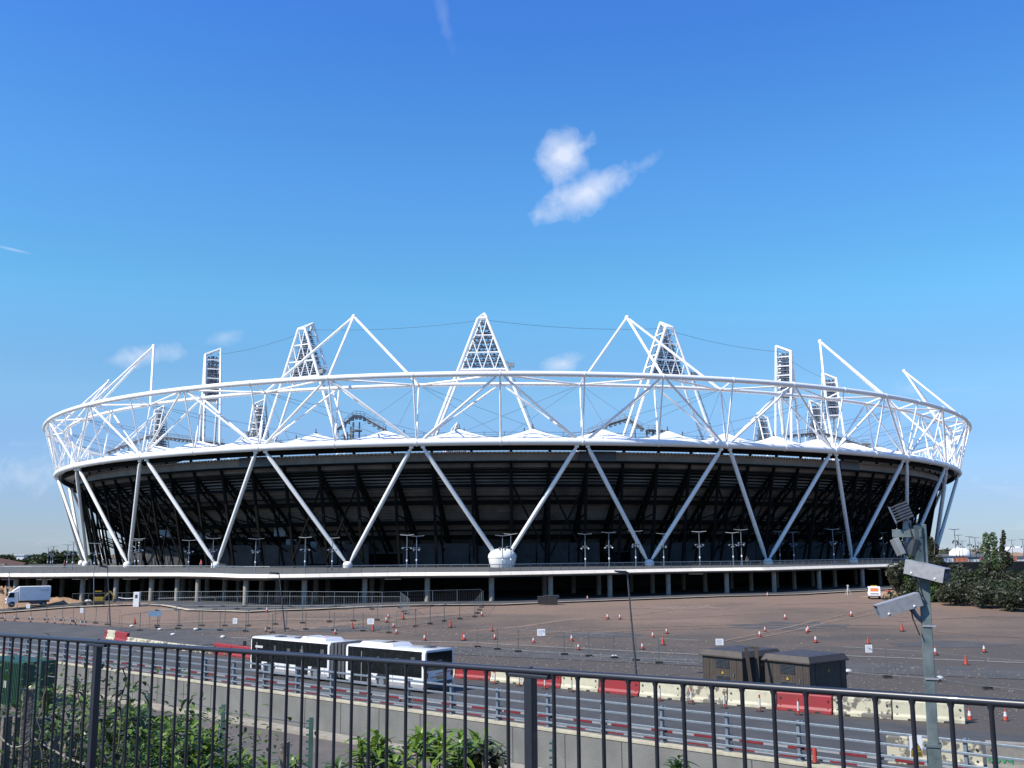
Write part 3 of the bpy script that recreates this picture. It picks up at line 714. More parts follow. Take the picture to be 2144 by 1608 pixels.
# ---------------------------------------------------------------- far surroundings
def foliage(mb, c, rad, n, size, rnd=random):
    c = V(c)
    for _ in range(n):
        while True:
            d = V((rnd.uniform(-1, 1), rnd.uniform(-1, 1), rnd.uniform(-1, 1)))
            if .05 < d.length < 1: break
        d = d*(d.length**-.35) if d.length > .3 else d
        p = c+V((d.x*rad[0], d.y*rad[1], d.z*rad[2])); s = size*rnd.uniform(.6, 1.4)
        u = V((rnd.gauss(0, 1), rnd.gauss(0, 1), rnd.gauss(0, .6))).normalized(); w = u.cross(V((rnd.gauss(0, 1), rnd.gauss(0, 1), rnd.gauss(0, 1)))).normalized()
        mb.add([p-u*s, p-w*s*.45, p+u*s, p+w*s*.45], [(0, 1, 2, 3)])
def tree(px, ybase, ytop, wpx, Y, m, label, n=700, size=.5, lobes=7, name='tree', cat='tree', group=None, zb=None, upright=False):
    top = at_y(px, ytop, Y); base = at_y(px, ybase, Y); zb = base.z if zb is None else zb
    H = top.z-zb; Wd = wpx*Y/F/2
    t = thing(name, label, cat, (base.x, Y, zb), random.uniform(0, 6), group)
    tr = MB(); tr.tube([(0, 0, -.3), (.05*H, 0, H*.45), (0, .03*H, H*.9)], [H*.022+.04, H*.015+.03, .02], 7)
    for k in range(6):
        a = random.uniform(0, 6.28); z = H*random.uniform(.25, .7); tr.tube([(0, 0, z), (math.cos(a)*Wd*.7, math.sin(a)*Wd*.7, z+H*.18)], [.012*H, .01], 5)
    tr.build('trunk', 'bark', t, local=True)
    cr_ = MB()
    for k in range(lobes):
        a = random.uniform(0, 6.28)
        if upright: z = H*(.12+.86*(k+.5)/lobes); rr = Wd*(1.05-.8*(k/lobes))*random.uniform(.6, 1.1); c = (math.cos(a)*rr*.75, math.sin(a)*rr*.75, z*random.uniform(.85, 1.0)); rd = (rr*.55, rr*.55, H/lobes*1.2)
        else:
            z = H*random.uniform(.30, .80); r = Wd*random.uniform(.1, .62); c = (math.cos(a)*r, math.sin(a)*r, z); q = random.uniform(.34, .5); rd = (Wd*q*1.1, Wd*q*1.1, min(H-z, H*.26, z*.9))
        foliage(cr_, c, rd, n//lobes, size)
    cr_.build('crown', m, t, local=True, smooth=False)
    return t
FT = [(8, 1161, 46), (38, 1172, 26), (70, 1163, 40), (92, 1159, 40), (118, 1152, 46), (140, 1154, 40), (60, 1170, 30), (-30, 1165, 50), (165, 1168, 30), (25, 1178, 40), (52, 1180, 36), (100, 1170, 44)]
for k, (px, yt, w) in enumerate(FT):
    tree(px, 1190, yt, w*1.25, 310+random.uniform(-12, 12), 'leaff', 'dark green far tree beyond the deck, %s from the left edge' % ORD[sorted(r[0] for r in FT).index(px)], 1500, .75, 9, group='trees beyond the left end of the deck', zb=3.0)
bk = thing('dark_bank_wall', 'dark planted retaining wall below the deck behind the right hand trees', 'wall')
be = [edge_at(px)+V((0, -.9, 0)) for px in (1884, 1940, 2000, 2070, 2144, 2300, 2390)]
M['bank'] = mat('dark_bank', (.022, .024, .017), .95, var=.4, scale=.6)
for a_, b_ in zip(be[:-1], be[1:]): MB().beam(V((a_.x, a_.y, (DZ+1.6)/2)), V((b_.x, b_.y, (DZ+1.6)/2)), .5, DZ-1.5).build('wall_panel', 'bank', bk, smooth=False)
bl_ = thing('brick_house', 'low house with a long red-brown tiled roof among the far left trees', 'house', at_y(2, 1187, 290))
q0 = bl_.location
mb = MB().box((-4, 0, -.6), (14, 8, 3.0)); mb.build('wall', 'concrete', bl_, local=True, smooth=False)
MB().prism([(-12, -5, .9), (-12, 5, .9), (-12, 0, 2.6)], (12, 0, -.2)).build('roof', 'brick', bl_, local=True, smooth=False)
MB().prism([(0, -5, .7), (0, 5, .7), (0, 0, 2.4)], (7, 0, -1.3)).build('roof', 'brick', bl_, local=True, smooth=False)
sh_ = thing('white_shed', 'small white flat roofed shed showing between the far left trees', 'shed', at_y(40, 1180, 380))
MB().box((0, 0, .8), (6, 6, 4.4)).build('wall', 'whited', sh_, local=True, smooth=False); MB().box((0, 0, 3.1), (6.6, 6.6, .25)).build('roof', 'white', sh_, local=True, smooth=False)
dm = thing('dome_tent', 'white domed tent roof beyond the lamp posts at the far right', 'tent', at_y(2012, 1180, 420))
MB().lathe((0, 0, 0), [(4.3, 0), (4.3, 3.6), (4.0, 4.8), (3.0, 5.8), (1.5, 6.4), (.2, 6.5)], 24).build('dome', 'white', dm, local=True)
MB().lathe((0, 0, 0), [(4.4, 0), (4.4, .5)], 24).build('skirt', 'grey', dm, local=True)
hl_ = thing('arched_hall', 'long pale hall with a curved white roof at the far right edge', 'hall', at_y(2150, 1180, 460))
MB().box((0, 0, 1), (34, 16, 4)).build('wall', 'whited', hl_, local=True, smooth=False)
MB().prism([(-17*math.cos(math.pi*k/10), -8, 3+4.6*math.sin(math.pi*k/10)) for k in range(11)], (0, 16, 0)).build('roof', 'whited', hl_, local=True)
mb = MB(); c = at_y(2128, 1180, 400); mb.lathe(c, [(16, -3), (12, 1.2), (7, 3.2), (2, 4.0), (.1, 4.1)], 20)
for i, v in enumerate(mb.v): mb.v[i] = (v[0]+random.uniform(-.5, .5), v[1], v[2]+random.uniform(-.25, .25))
tag(mb.build('hills', 'dirt'), kind='structure')
wd = MB(); rw_ = random.Random(9)
for k in range(150):
    x_ = -420+840*k/149+rw_.uniform(-4, 4); foliage(wd, (x_, 640+rw_.uniform(-20, 20), 3.6), (7, 6, rw_.uniform(3.2, 6.0)), 95, 1.5, rw_)
tag(wd.build('woodland', 'leaff', smooth=False), 'distant dark band of woodland along the skyline', 'woodland', kind='stuff')
# site hoardings and plant on the deck at the right
for k, (x0, x1, y0, y1, m) in enumerate(((1962, 1996, 1169, 1181, 'whited'), (1998, 2026, 1168, 1181, 'doororange'), (2028, 2050, 1171, 1182, 'whited'), (2052, 2068, 1168, 1181, 'doororange'), (2070, 2100, 1168, 1182, 'whited'), (2101, 2128, 1164, 1173, 'doororange'), (2100, 2170, 1173.5, 1183, 'whited'))):
    Y = 225+k*1.5; a = at_y(x0, y0, Y); b = at_y(x1, y1, Y)
    if k in (1, 3, 5):
        m = M.setdefault('hiorange', mat('bright_orange_panel', (.62, .16, .04), .5, var=.1)); 
    nm = 'orange' if k in (1, 3, 5) else 'white'
    t = thing('site_hoarding', '%s hoarding on the deck behind the trees, %s from the left' % (nm, ORD[k]), 'hoarding', ((a.x+b.x)/2, Y, DZ), group='hoardings on the deck at the right')
    MB().box(((a.x+b.x)/2, Y, (DZ+a.z)/2), (b.x-a.x, .5, max(.5, a.z-DZ))).build('panel', m, t, smooth=False)
    fr = MB(); kx = int((b.x-a.x)/1.0)+1
    for j in range(kx+1): fr.box((a.x+(b.x-a.x)*j/kx, Y-.29, (DZ+a.z)/2), (.09, .06, a.z-DZ))
    fr.build('frame', 'greyp', t, smooth=False)
# right hand trees and bushes
RT = [(1893, 1252, 1186, 44, 166, 'leafb', 1), (1915, 1256, 1150, 40, 160, 'leafm', 1), (1952, 1258, 1128, 52, 158, 'leafb', 1), (1925, 1262, 1205, 60, 150, 'leafd', 0), (1975, 1264, 1190, 66, 146, 'leafd', 0), (2010, 1266, 1180, 60, 148, 'leafb', 0),
      (2036, 1266, 1190, 70, 142, 'leafd', 0), (1966, 1262, 1118, 46, 156, 'leafb', 1), (2072, 1268, 1172, 58, 150, 'leafb', 1), (2088, 1268, 1103, 58, 152, 'leafm', 1), (2112, 1268, 1112, 40, 150, 'leafb', 1), (2100, 1272, 1200, 80, 138, 'leafd', 0), (2140, 1276, 1190, 90, 136, 'leafd', 0), (2175, 1276, 1176, 80, 140, 'leafd', 0), (2056, 1272, 1216, 60, 136, 'leafb', 0), (1990, 1266, 1212, 60, 140, 'leafb', 0), (2215, 1280, 1170, 90, 140, 'leafd', 0), (1882, 1250, 1172, 40, 160, 'leafb', 0), (1946, 1262, 1224, 44, 146, 'leafm', 0), (2120, 1276, 1232, 60, 132, 'leafb', 0)]
for k, (px, yb, yt, w, Y, m, up) in enumerate(RT):
    p = on_g(px, yb); nm = 'tall feathery' if up else 'dense bushy'
    tree(px, yb, yt, w*(1.5 if up else 1.25), Y, m, '%s tree in the right hand thicket, %s from the left' % (nm, ORD[sorted(r[0] for r in RT).index(px)]), 2600 if up else 1900, .19 if up else .22, 11 if up else 9, group='trees in the right hand thicket', zb=gz(p.x, Y)-.1, upright=bool(up))
mb = MB(); vs = []
for k in range(9):
    c = at_y(1885+k*40, 1262+k*1.6, 150-k*2); mb_ = c
    foliage(mb, (c.x, c.y, gz(c.x, c.y)+.5), (2.6, 1.5, .9), 260, .2)
tag(mb.build('undergrowth', 'leafd', smooth=False), 'low dark undergrowth along the foot of the right hand trees', 'undergrowth', kind='stuff')
# ---------------------------------------------------------------- wall and road restraint
w0, w1 = ac(-170, WALL_C), ac(30, WALL_C)
rw = thing('retaining_wall', 'long grey concrete retaining wall with a cream coping below the road rails', 'wall', (0, 0, 0))
mb = MB(); mb.beam(V((w0.x, w0.y, -.7)), V((w1.x, w1.y, -.7)), .5, 2.3); mb.build('wall_face', 'wall', rw, smooth=False)
mb = MB(); mb.beam(V((w0.x, w0.y, .53))+NN*.05, V((w1.x, w1.y, .53))+NN*.05, .68, .15); mb.build('coping', 'coping', rw, smooth=False, bevel=.02)
mb = MB()
for k in range(60):
    q = ac(-168+3.4*k, WALL_C-.252); mb.box((q.x, q.y, -.66), (.03, .03, 2.2), rz=math.atan2(T.y, T.x))
mb.build('wall_joints', 'dgrey', rw, smooth=False)['kind'] = 'stuff'
mb = MB(); p_ = [ac(-170, WALL_C-.9), ac(30, WALL_C-.9)]; mb.beam(V((p_[0].x, p_[0].y, -1.43)), V((p_[1].x, p_[1].y, -1.43)), 1.1, .2); mb.build('footing', 'concrete', rw, smooth=False)
gr = thing('road_guard_rail', 'galvanised four rail parapet fence along the top of the concrete wall', 'guard rail')
RZ = math.atan2(T.y, T.x); ZT = .61
a0, a1 = -118.3, 18
k = 0; aa = a0
while aa < a1:
    q = ac(aa, WALL_C+.08, ZT); mb = MB(); mb.box(q+V((0, 0, .82)), (.13, .18, 1.64), rz=RZ); mb.box(q+V((0, 0, .02)), (.34, .34, .04), rz=RZ)
    for h in (1.55, 1.1, .64, .24): mb.box(q+NN*.13+T*.10+V((0, 0, h)), (.1, .12, .12), rz=RZ)
    mb.build('post', 'grey', gr, smooth=False); aa += 3.4
for h in (1.55, 1.1, .64, .24):
    a = ac(a0, WALL_C-.05, ZT+h); b = ac(a1, WALL_C-.05, ZT+h); MB().beam(a, b, .09, .11).build('rail', 'grey', gr, smooth=False, bevel=.02)
rb = MB(); wb = MB(); x = -106
while x < 12:
    L = 1.15
    if x > -19.5 and x < -9: L2 = 1.14; 
    for h in (.50, .14):
        a = ac(x+h*1.2, WALL_C+.24, ZT+h); b = ac(x+L+h*1.2-.01, WALL_C+.24, ZT+h); rb.beam(a, b, .03, .17)
        a = ac(x+L+h*1.2, WALL_C+.24, ZT+h); b = ac(x+2*L+h*1.2-.01, WALL_C+.24, ZT+h); wb.beam(a, b, .03, .17)
    x += 2*L
sb_ = thing('striped_board', 'red and grey striped barrier boards fixed behind the lower road rails', 'barrier board')
rb.build('red_stripes', 'stripered', sb_, smooth=False)['kind'] = 'stuff'; wb.build('pale_stripes', 'stripew', sb_, smooth=False)['kind'] = 'stuff'
# ---------------------------------------------------------------- road barriers
def barrier(a, b, m, label, k, h=1.02, holes=True):
    d = b-a; L = d.length; t = thing('road_barrier', label, 'barrier', (a+b)/2, math.atan2(d.y, d.x), 'red and cream road barriers'); hw = .28
    mb = MB(); x = L/2-.03
    pr_ = [(-hw, 0), (-hw*.95, .18), (-hw*.62, .32), (-hw*.5, h-.05), (-hw*.35, h), (hw*.35, h), (hw*.5, h-.05), (hw*.62, .32), (hw*.95, .18), (hw, 0)]
    mb.prism([(-x, y, z) for y, z in pr_], (2*x, 0, 0)); mb.build('body', m, t, local=True, smooth=False, bevel=.03)
    for s in (-1, 1):
        for z in (.28*h, .70*h): MB().tube([(s*(x-.22), -hw*.72, z), (s*(x-.22), hw*.72, z)], .055, 8).build('socket', 'rubber', t, local=True)
    for s in (-.5, .5): MB().box((s*x, 0, .05), (.3, hw*2.03, .11)).build('lifting_slot', 'rubber', t, local=True)
    return t
BC = [((221, 1338), 'red'), ((226, 1338.6), 'cream'), ((243, 1341), 'red'), ((268, 1346), 'peel'), ((303, 1351), 'peel'), ((338, 1356), 'peel'), ((375, 1361), 'peel'), ((412, 1365), 'peel'), ((450, 1369), 'red'), ((487, 1374), 'red'), ((528, 1380), 'cream'), ((575, 1384), 'red'), ((625, 1389), 'cream'), ((680, 1394), 'red'), ((740, 1400), 'cream'), ((800, 1406), 'red'), ((870, 1412), 'cream'), ((956, 1419), 'red'), ((1030, 1425.5), 'cream'), ((1101, 1433), 'red'), ((1178, 1441), 'cream'), ((1257, 1449), 'red'), ((1342, 1457.5), 'cream'), ((1430, 1466), 'peel'), ((1526, 1475.5), 'cream'), ((1629, 1485), 'red'), ((1746, 1496), 'peel'), ((1870, 1505.5), 'cream'), ((2023, 1515), None)]
cnt = {}
for k in range(len(BC)-1):
    (p, m), (q, _) = BC[k], BC[k+1]
    a = on_z(*p, .2); b = on_z(*q, .2)
    nm = {'red': 'red', 'cream': 'cream', 'peel': 'cream barrier with peeling paint'}[m]; cnt[m] = cnt.get(m, 0)+1
    lab = ('%s road barrier beyond the road, %s %s one from the left' % (nm, ORD[cnt[m]-1], nm)) if m != 'peel' else 'road barrier with badly peeling cream paint, %s such one from the left' % ORD[cnt[m]-1]
    barrier(a, b, m, lab, k, .6 if 268 <= p[0] < 450 else 1.02)
a = on_z(1858, 1596, .2); b = on_z(2062, 1611, .2); barrier(a, b, 'peel', 'block barrier with flaking cream paint just behind the nearest guard rail', 0, 1.15)
a = on_z(2066, 1611.5, .2); b = on_z(2290, 1628, .2); t = barrier(a, b, 'blockg', 'grey concrete block barrier with green spray paint at the right edge', 0, 1.2)
pm = MB()
def stroke(pts, w=.035):
    for p, q in zip(pts[:-1], pts[1:]): pm.beam(V((p[0], -.19, p[1])), V((q[0], -.19, q[1])), w, .012, up=V((0, 1, 0)))
L2 = (b-a).length/2
for ox, G in ((-L2+.12, [(0, .3), (0, .62), (.16, .34), (.17, .62)]), (-L2+.36, [(.1, .55), (0, .45), (.08, .34), (.18, .44), (.1, .55)]), (-L2+.60, [(0, .56), (.09, .34), (.18, .56)]), (-L2+.84, [(.02, .62), (0, .45), (.2, .46)]), (-L2+.94, [(.08, .64), (.07, .28)])):
    stroke([(ox+x, z) for x, z in G], .05)
pm.build('spray_marks', 'paint', t, local=True, smooth=False)
# ---------------------------------------------------------------- cones and marker posts
def cone(h=.75, sleeve=True):
    t = thing('traffic_cone', None, 'traffic cone'); k = h/.75
    MB().box((0, 0, .02), (.42*k, .42*k, .04)).build('base', 'rubber', t, local=True, smooth=False)
    MB().lathe((0, 0, 0), [(.155*k, .04), (.12*k, .25*k), (.078*k, .50*k), (.035*k, .75*k)], 14).build('cone', 'orange', t, local=True)
    if sleeve: MB().lathe((0, 0, 0), [(.118*k, .28*k), (.072*k, .56*k)], 14).build('sleeve', 'sleeve', t, local=True)
    return t
CO = [(1272, 1294, 1), (1298, 1294, 1), (1197, 1343, 1), (1211, 1361, 1), (1117, 1347, 1), (1036, 1339, 1), (1030, 1322, 0), (1345, 1360, 1), (1367, 1336, 1), (1396, 1327, 1), (1388, 1351, 0), (1591, 1334, 1), (1602, 1323, 1), (1644, 1294, 1), (1689, 1326, 1), (1692, 1323, 1), (1708, 1346, 1), (1782, 1288, 1), (1889, 1322, 0), (1818, 1349, 0), (1959, 1372, 1), (2023, 1392, 0), (2061, 1366, 1), (1607, 1249, 1), (1169, 1255, 1),
      (972, 1341, 1), (969, 1341, 0), (943, 1314, 0), (889, 1342, 1), (830, 1328, 1), (781, 1321, 0), (824, 1312.0, 1), (809, 1300, 1), (813, 1292, 1), (557, 1302, 1), (559, 1280, 1), (282, 1306, 0), (702, 1328, 1), (1009, 1288, 1), (844, 1294, 0), (2031, 1508, 1), (2106, 1509, 1), (738, 1312, 0), (1230, 1256, 1)]
C1 = C0 = None
for k, (px, py, s) in enumerate(sorted(CO, key=lambda t: t[0])):
    if s: t = cone() if C1 is None else copy_tree(C1); C1 = C1 or t
    else: t = cone(.85, False) if C0 is None else copy_tree(C0); C0 = C0 or t
    p = on_g(px, py); t.location = p+V((0, 0, .05 if py < 1392 else .0)); t.rotation_euler = (random.uniform(-.07, .07) if k % 3 == 0 else 0, random.uniform(-.06, .06) if k % 4 == 0 else 0, random.uniform(0, 3)); f = .84+random.random()*.22; t.scale = (f, f, f)
    cnt_ = 'white banded' if s else 'plain'
    tag(t, '%s orange cone, %s of all yard cones from the left' % (cnt_, (ORD+['thirty-seventh', 'thirty-eighth', 'thirty-ninth', 'fortieth', 'forty-first', 'forty-second', 'forty-third', 'forty-fourth'])[k]), 'traffic cone', 'orange traffic cones across the yard')
def marker():
    t = thing('marker_post', None, 'marker post')
    MB().box((0, 0, .03), (.36, .30, .06)).build('base', 'rubber', t, local=True, smooth=False)
    MB().tube([(0, 0, .06), (0, 0, .95)], [.055, .05], 10).build('post', 'orange', t, local=True)
    MB().tube([(0, 0, .25), (0, 0, .76)], [.060, .058], 10, cap=False).build('white_band', 'sleeve', t, local=True)
    return t
MP = [(10, 1300), (30, 1301), (64, 1303), (98, 1304), (114, 1306), (132, 1308), (147, 1309), (157.5, 1310.5), (168.5, 1312), (176.5, 1312.5),
      (1036, 1432), (1087, 1437), (1141, 1443), (1197, 1449), (1319, 1460), (1382, 1468), (1448, 1474.5), (1517, 1483), (1591, 1490), (1672, 1497.5)]
m0 = None
for k, (px, py) in enumerate(MP):
    t = marker() if m0 is None else copy_tree(m0); m0 = m0 or t
    if k > 9: t.location = on_z(px, py, .2)
    else: t.location = on_g(px, py)+V((0, 0, .05))
    t.rotation_euler = (0, 0, -.7)
    j = k if k < 10 else k-10; wh = 'along the side road at the left' if k < 10 else 'in front of the road barriers'
    tag(t, 'red and white marker post %s, %s from the left' % (wh, ORD[j]), 'marker post', 'red and white marker posts')
# red stub post by the guard rail
for px, py, lab in ((1707, 1598, 'orange stub post standing at the foot of the guard rail at the right'), (838, 1474, 'small orange cone on the wall coping below the bus')):
    q = on_z(px, py, ZT); t = thing('stub_post', lab, 'post', q)
    MB().tube([(0, 0, 0), (0, 0, .62 if px > 1000 else .35)], [.11, .09 if px > 1000 else .03], 10).build('post', 'orange', t, local=True); MB().box((0, 0, .02), (.3, .3, .04)).build('base', 'rubber', t, local=True, smooth=False)
# ---------------------------------------------------------------- mesh fence panels
def fence_panel(a, b, label, group, h=2.0, mesh=True, foot=True):
    pale = 'deck columns' in group or 'return' in group or 'second' in group
    d = b-a; t = thing('mesh_fence_panel', label, 'fence panel', a, 0, group)
    up = V((0, 0, 1)); p0, p1 = a+d*.01+up*.12, b-d*.01+up*.12
    fr = MB(); r = .020
    for q in (p0, p1): fr.tube([q, q+up*(h-.12)], r, 6)
    for z in (0.05, h-.14): fr.tube([p0+up*z, p1+up*z], r, 6)
    fr.build('frame', 'grey' if pale else 'fence', t)
    if mesh:
        me = MB(); L = d.length; k = max(4, int(L/.32))
        for j in range(1, k):
            q = p0.lerp(p1, j/k); me.beam(q, q+up*(h-.14), .009 if pale else .004, .009 if pale else .004)
        for z in (.5, .95, 1.4): me.beam(p0+up*z, p1+up*z, .004, .004)
        me.build('mesh_infill', 'greyp' if pale else 'fence', t, smooth=False)
    if foot: MB().box(a+up*.07, (.62, .24, .14), rz=math.atan2(d.x, -d.y) if 0 else 0.1).build('foot', 'rubber', t, smooth=False)
    return t
def fence_run(pxs, place, group, h=2.0, mesh=True):
    pts = [on_g(*p) for p in pxs]; n = 0
    out = []
    for i in range(len(pts)-1):
        a, b = pts[i], pts[i+1]; k = max(1, round((b-a).length/3.4))
        for j in range(k):
            q0_, q1_ = a.lerp(b, j/k), a.lerp(b, (j+1)/k); q0_.z = gz(q0_.x, q0_.y)+.06; q1_.z = gz(q1_.x, q1_.y)+.06; out.append((q0_, q1_))
    for k, (a, b) in enumerate(out):
        fence_panel(a, b, 'mesh fence panel %s, %s of the row' % (place, ORD[min(k, 35)]), group, h, mesh)
fence_run([(290, 1270), (420, 1271), (560, 1271), (700, 1272), (800, 1273), (1008, 1266)], 'in the long row below the deck columns', 'fence row below the deck columns', 2.1)
fence_run([(330, 1274.5), (450, 1275), (590, 1276), (720, 1276.5), (838, 1277)], 'in the second lower row before the deck columns', 'second fence row before the columns', 1.7)
fence_run([(330, 1288), (520, 1290), (690, 1294), (840, 1296)], 'in the middle left yard above the blue board', 'fence row in the left yard', 1.9)
fence_run([(150, 1268), (290, 1269)], 'beside the digger near the left columns', 'fence row near the left columns', 1.9)
fence_run([(838, 1274), (846, 1281), (857, 1289)], 'turning toward the yard behind the notice', 'fence return behind the notice', 2.1)
fence_run([(1012, 1268), (1004, 1278), (994, 1290), (930, 1300), (870, 1312), (830, 1318)], 'swinging across the yard from the column row', 'fence row swinging across the yard', 2.0)
fence_run([(5, 1296), (64, 1298), (130, 1300), (200, 1306), (250, 1312)], 'behind the marker posts at the left', 'fence row behind the marker posts', 2.0)
fence_run([(253, 1328), (330, 1316), (460, 1321), (570, 1326), (600, 1322)], 'in the gate enclosure left of the bus', 'gate enclosure fence', 2.1)
fence_run([(560, 1316), (640, 1318), (760, 1322), (870, 1330)], 'in the row above the bus roof', 'fence row above the bus roof', 2.0)
fence_run([(1000, 1356), (1085, 1366), (1182, 1372), (1286, 1379), (1380, 1390), (1466, 1395)], 'across the yard between cones and kerb', 'fence row in the middle of the yard', 2.0)
fence_run([(1766, 1413), (1858, 1420), (1960, 1428), (2068, 1444), (2200, 1458)], 'across the yard right of the brown kiosks', 'fence row right of the kiosks', 2.0)
# gate leg frame and round white sandbags on feet
def notice(px, py, w, h, base, label):
    g = on_g(px, base); q = at_y(px, py, g.y-.08); t = thing('notice_board', label, 'sign', q)
    MB().box((0, 0, 0), (w, .02, h)).build('board', 'refl', t, local=True, smooth=False)
    mb = MB()
    for k in range(6): mb.box((-.04*w*(k % 3), -.013, h*(.32-.13*k)), (w*(.75-.08*(k % 3)), .006, h*.035))
    mb.build('printed_lines', 'print', t, local=True, smooth=False)
for px, py, w, h, b, l in ((492, 1300, .50, .62, 1325, 'white notice on the gate enclosure fence left of the bus'), (776, 1301, .72, .62, 1326, 'white notice on the mesh fence above the bus roof'), (1133, 1324, .72, .60, 1369, 'white notice hanging on the mesh fence in mid yard'), (1506.5, 1344, .62, .5, 1397, 'white notice just above the roof of the far kiosk'), (1819, 1358, .50, .55, 1417, 'white notice on the fence right of the kiosks'), (59, 1269, .5, .6, 1298, 'white notice under the lorry on the left fence'), (171, 1278, .38, .62, 1304, 'small white notice on the fence behind the marker posts')):
    notice(px, py, w, h, b, l)
t = thing('board_sign', 'dull blue board sign hung on the gate enclosure', 'sign', at_y(324, 1285, on_g(324, 1322).y)); MB().box((0, 0, 0), (1.5, .04, .62)).build('board', 'blue', t, local=True, smooth=False); MB().tube([(-.6, .05, -1.6), (-.6, .05, .3)], .03, 6).tube([(.6, .05, -1.6), (.6, .05, .3)], .03, 6).build('leg', 'grey', t, local=True)
for k, (px, py) in enumerate(((1286, 1378), (335, 1320), (410, 1320), (467, 1336), (1968, 1424), (1776, 1409), (362, 1331), (276, 1313))):
    g = on_g(px, py); mb = MB(); mb.ball((g.x, g.y, g.z+.14), .24, 10, 6, (1.25, .8, .65))
    mb.v = [(x+random.uniform(-.02, .02), y, z+random.uniform(-.02, .02)) for x, y, z in mb.v]
    tag(mb.build('sandbag', 'sleeve'), 'pale sandbag weighing down a fence foot, %s from the far left' % ORD[[4, 1, 3, 5, 7, 6, 2, 0][k] if k != 0 else 5 if 0 else 4], 'sandbag', 'pale sandbags on the fence feet')
# ---------------------------------------------------------------- thin yard lamps
for px, y0, xb, y1, lab in ((1313, 1197, 1333, 1421, 'tall thin black lamp post rising in mid yard near the white notice'), (584, 1200, 597, 1322, 'thin black lamp post rising behind the bus'), (225, 1186, 231, 1311, 'thin dark lamp post at the left near the digger'), (196.5, 1197, 196.5, 1268, 'thin pale pole between the left columns'), (19, 1196, 19, 1272, 'thin pole just left of the lorry')):
    g = on_g(xb, y1) if xb != 1333 else ac(*(lambda v: (v.dot(T), v.dot(NN)))(on_z(xb, y1, .2)), .2); tp = at_y(px, y0, g.y); t = thing('lamp_post', lab, 'lamp post', g)
    MB().tube([g, tp], [.085, .05] if y1 > 1300 else [.07, .06], 8).build('pole', 'dgrey' if y1 > 1300 else 'grey', t)
    if y1 > 1300:
        u = V((-1, -.2, 0)); q = tp+V((0, 0, -.05)); mb = MB(); mb.hexa([q+u*.1+V((0, -.18, -.12)), q+u*.95+V((0, -.2, .05)), q+u*.95+V((0, .2, .05)), q+u*.1+V((0, .18, -.12))], [q+u*.05+V((0, -.18, .12)), q+u*.95+V((0, -.2, .16)), q+u*.95+V((0, .2, .16)), q+u*.05+V((0, .18, .12))])
        mb.tube([q+V((.1, 0, 0)), q+u*.4], .05, 6); mb.build('lamp_head', 'railblk', t, smooth=False)
# ---------------------------------------------------------------- bus
bp = ac(-48.9, 50.5, .206); H_ = -T
BUS = thing('articulated_bus', 'long white articulated bus with black windows and a dark bellows on the road', 'bus', bp, math.atan2(H_.y, H_.x)); BUS.scale = (1.03, 1.10, 1.03)
def bodyshell(x0, x1, rear=False):
    hw, zt = 1.25, 2.72; pr_ = [(-hw, .34), (-hw, 2.45), (-hw+.07, 2.66), (-hw+.2, zt), (hw-.2, zt), (hw-.07, 2.66), (hw, 2.45), (hw, .34)]
    mb = MB(); mb.prism([(x0, y, z) for y, z in pr_], (x1-x0, 0, 0)); return mb
for x0, x1 in ((0, 7.7), (9.45, 18.6)):
    b_ = bodyshell(x0, x1).build('body', 'buswhite', BUS, local=True, bevel=.05)
mb = MB()
for k in range(9):
    x = 7.72+k*.193; w = 1.2 if k % 2 else 1.13; mb.box((x+.09, 0, 1.56), (.18, 2*w, 2.26+.04*(k % 2)))
mb.build('bellows', 'bellows', BUS, local=True, smooth=False)
for side in (1, -1):
    for x0, x1 in ((.30, 7.45), (9.65, 18.45)):
        mb = MB(); mb.box(((x0+x1)/2, side*1.253, 1.79), (x1-x0, .03, 1.62)); mb.build('window_band', 'glass', BUS, local=True, smooth=False)
    for x in (2.1, 3.7, 5.1, 6.95, 11.5, 13.2, 14.7, 16.2, 17.3): MB().box((x, side*1.27, 1.79), (.05, .012, 1.60)).build('window_bar', 'railblk', BUS, local=True, smooth=False)
    mb = MB(); mb.box((3.75, side*1.256, .43), (7.2, .02, .24)); mb.box((14.0, side*1.256, .43), (8.8, .02, .24)); mb.build('skirt', 'busgrey', BUS, local=True, smooth=False)
for x_ in (1.1, 2.6, 4.4, 10.2, 12.5, 14.0, 15.6): MB().box((x_, 1.272, 1.92+.1*math.sin(x_*7)), (.30+.1*math.cos(x_*5), .006, .42)).build('window_view_patch', 'bellows', BUS, local=True, smooth=False)  # dull patches painted on the glass for the paler view through it
for x0, x1 in ((5.25, 6.85), (11.75, 13.15), (17.2, 18.4)):
    MB().box(((x0+x1)/2, 1.275, 1.36), (.05, .012, 1.96)).build('door_seal', 'busgrey', BUS, local=True, smooth=False)
    d_ = MB(); d_.box(((x0+x1)/2, 1.262, 1.36), (x1-x0, .02, 2.0)); d_ = d_.build('door', 'glass', BUS, local=True, smooth=False)
for x in (4.05, 10.9, 16.1):
    for side in (1, -1):
        MB().tube([(x, side*1.262, .52), (x, side*1.0, .52)], .60, 20).build('wheel_arch', 'railblk', BUS, local=True)
        w_ = MB().tube([(x, side*1.275, .47), (x, side*.98, .47)], .47, 20).build('wheel', 'rubber', BUS, local=True)
        MB().tube([(x, side*1.285, .47), (x, side*1.2, .47)], .25, 16).build('rim', 'grey', w_, local=True)
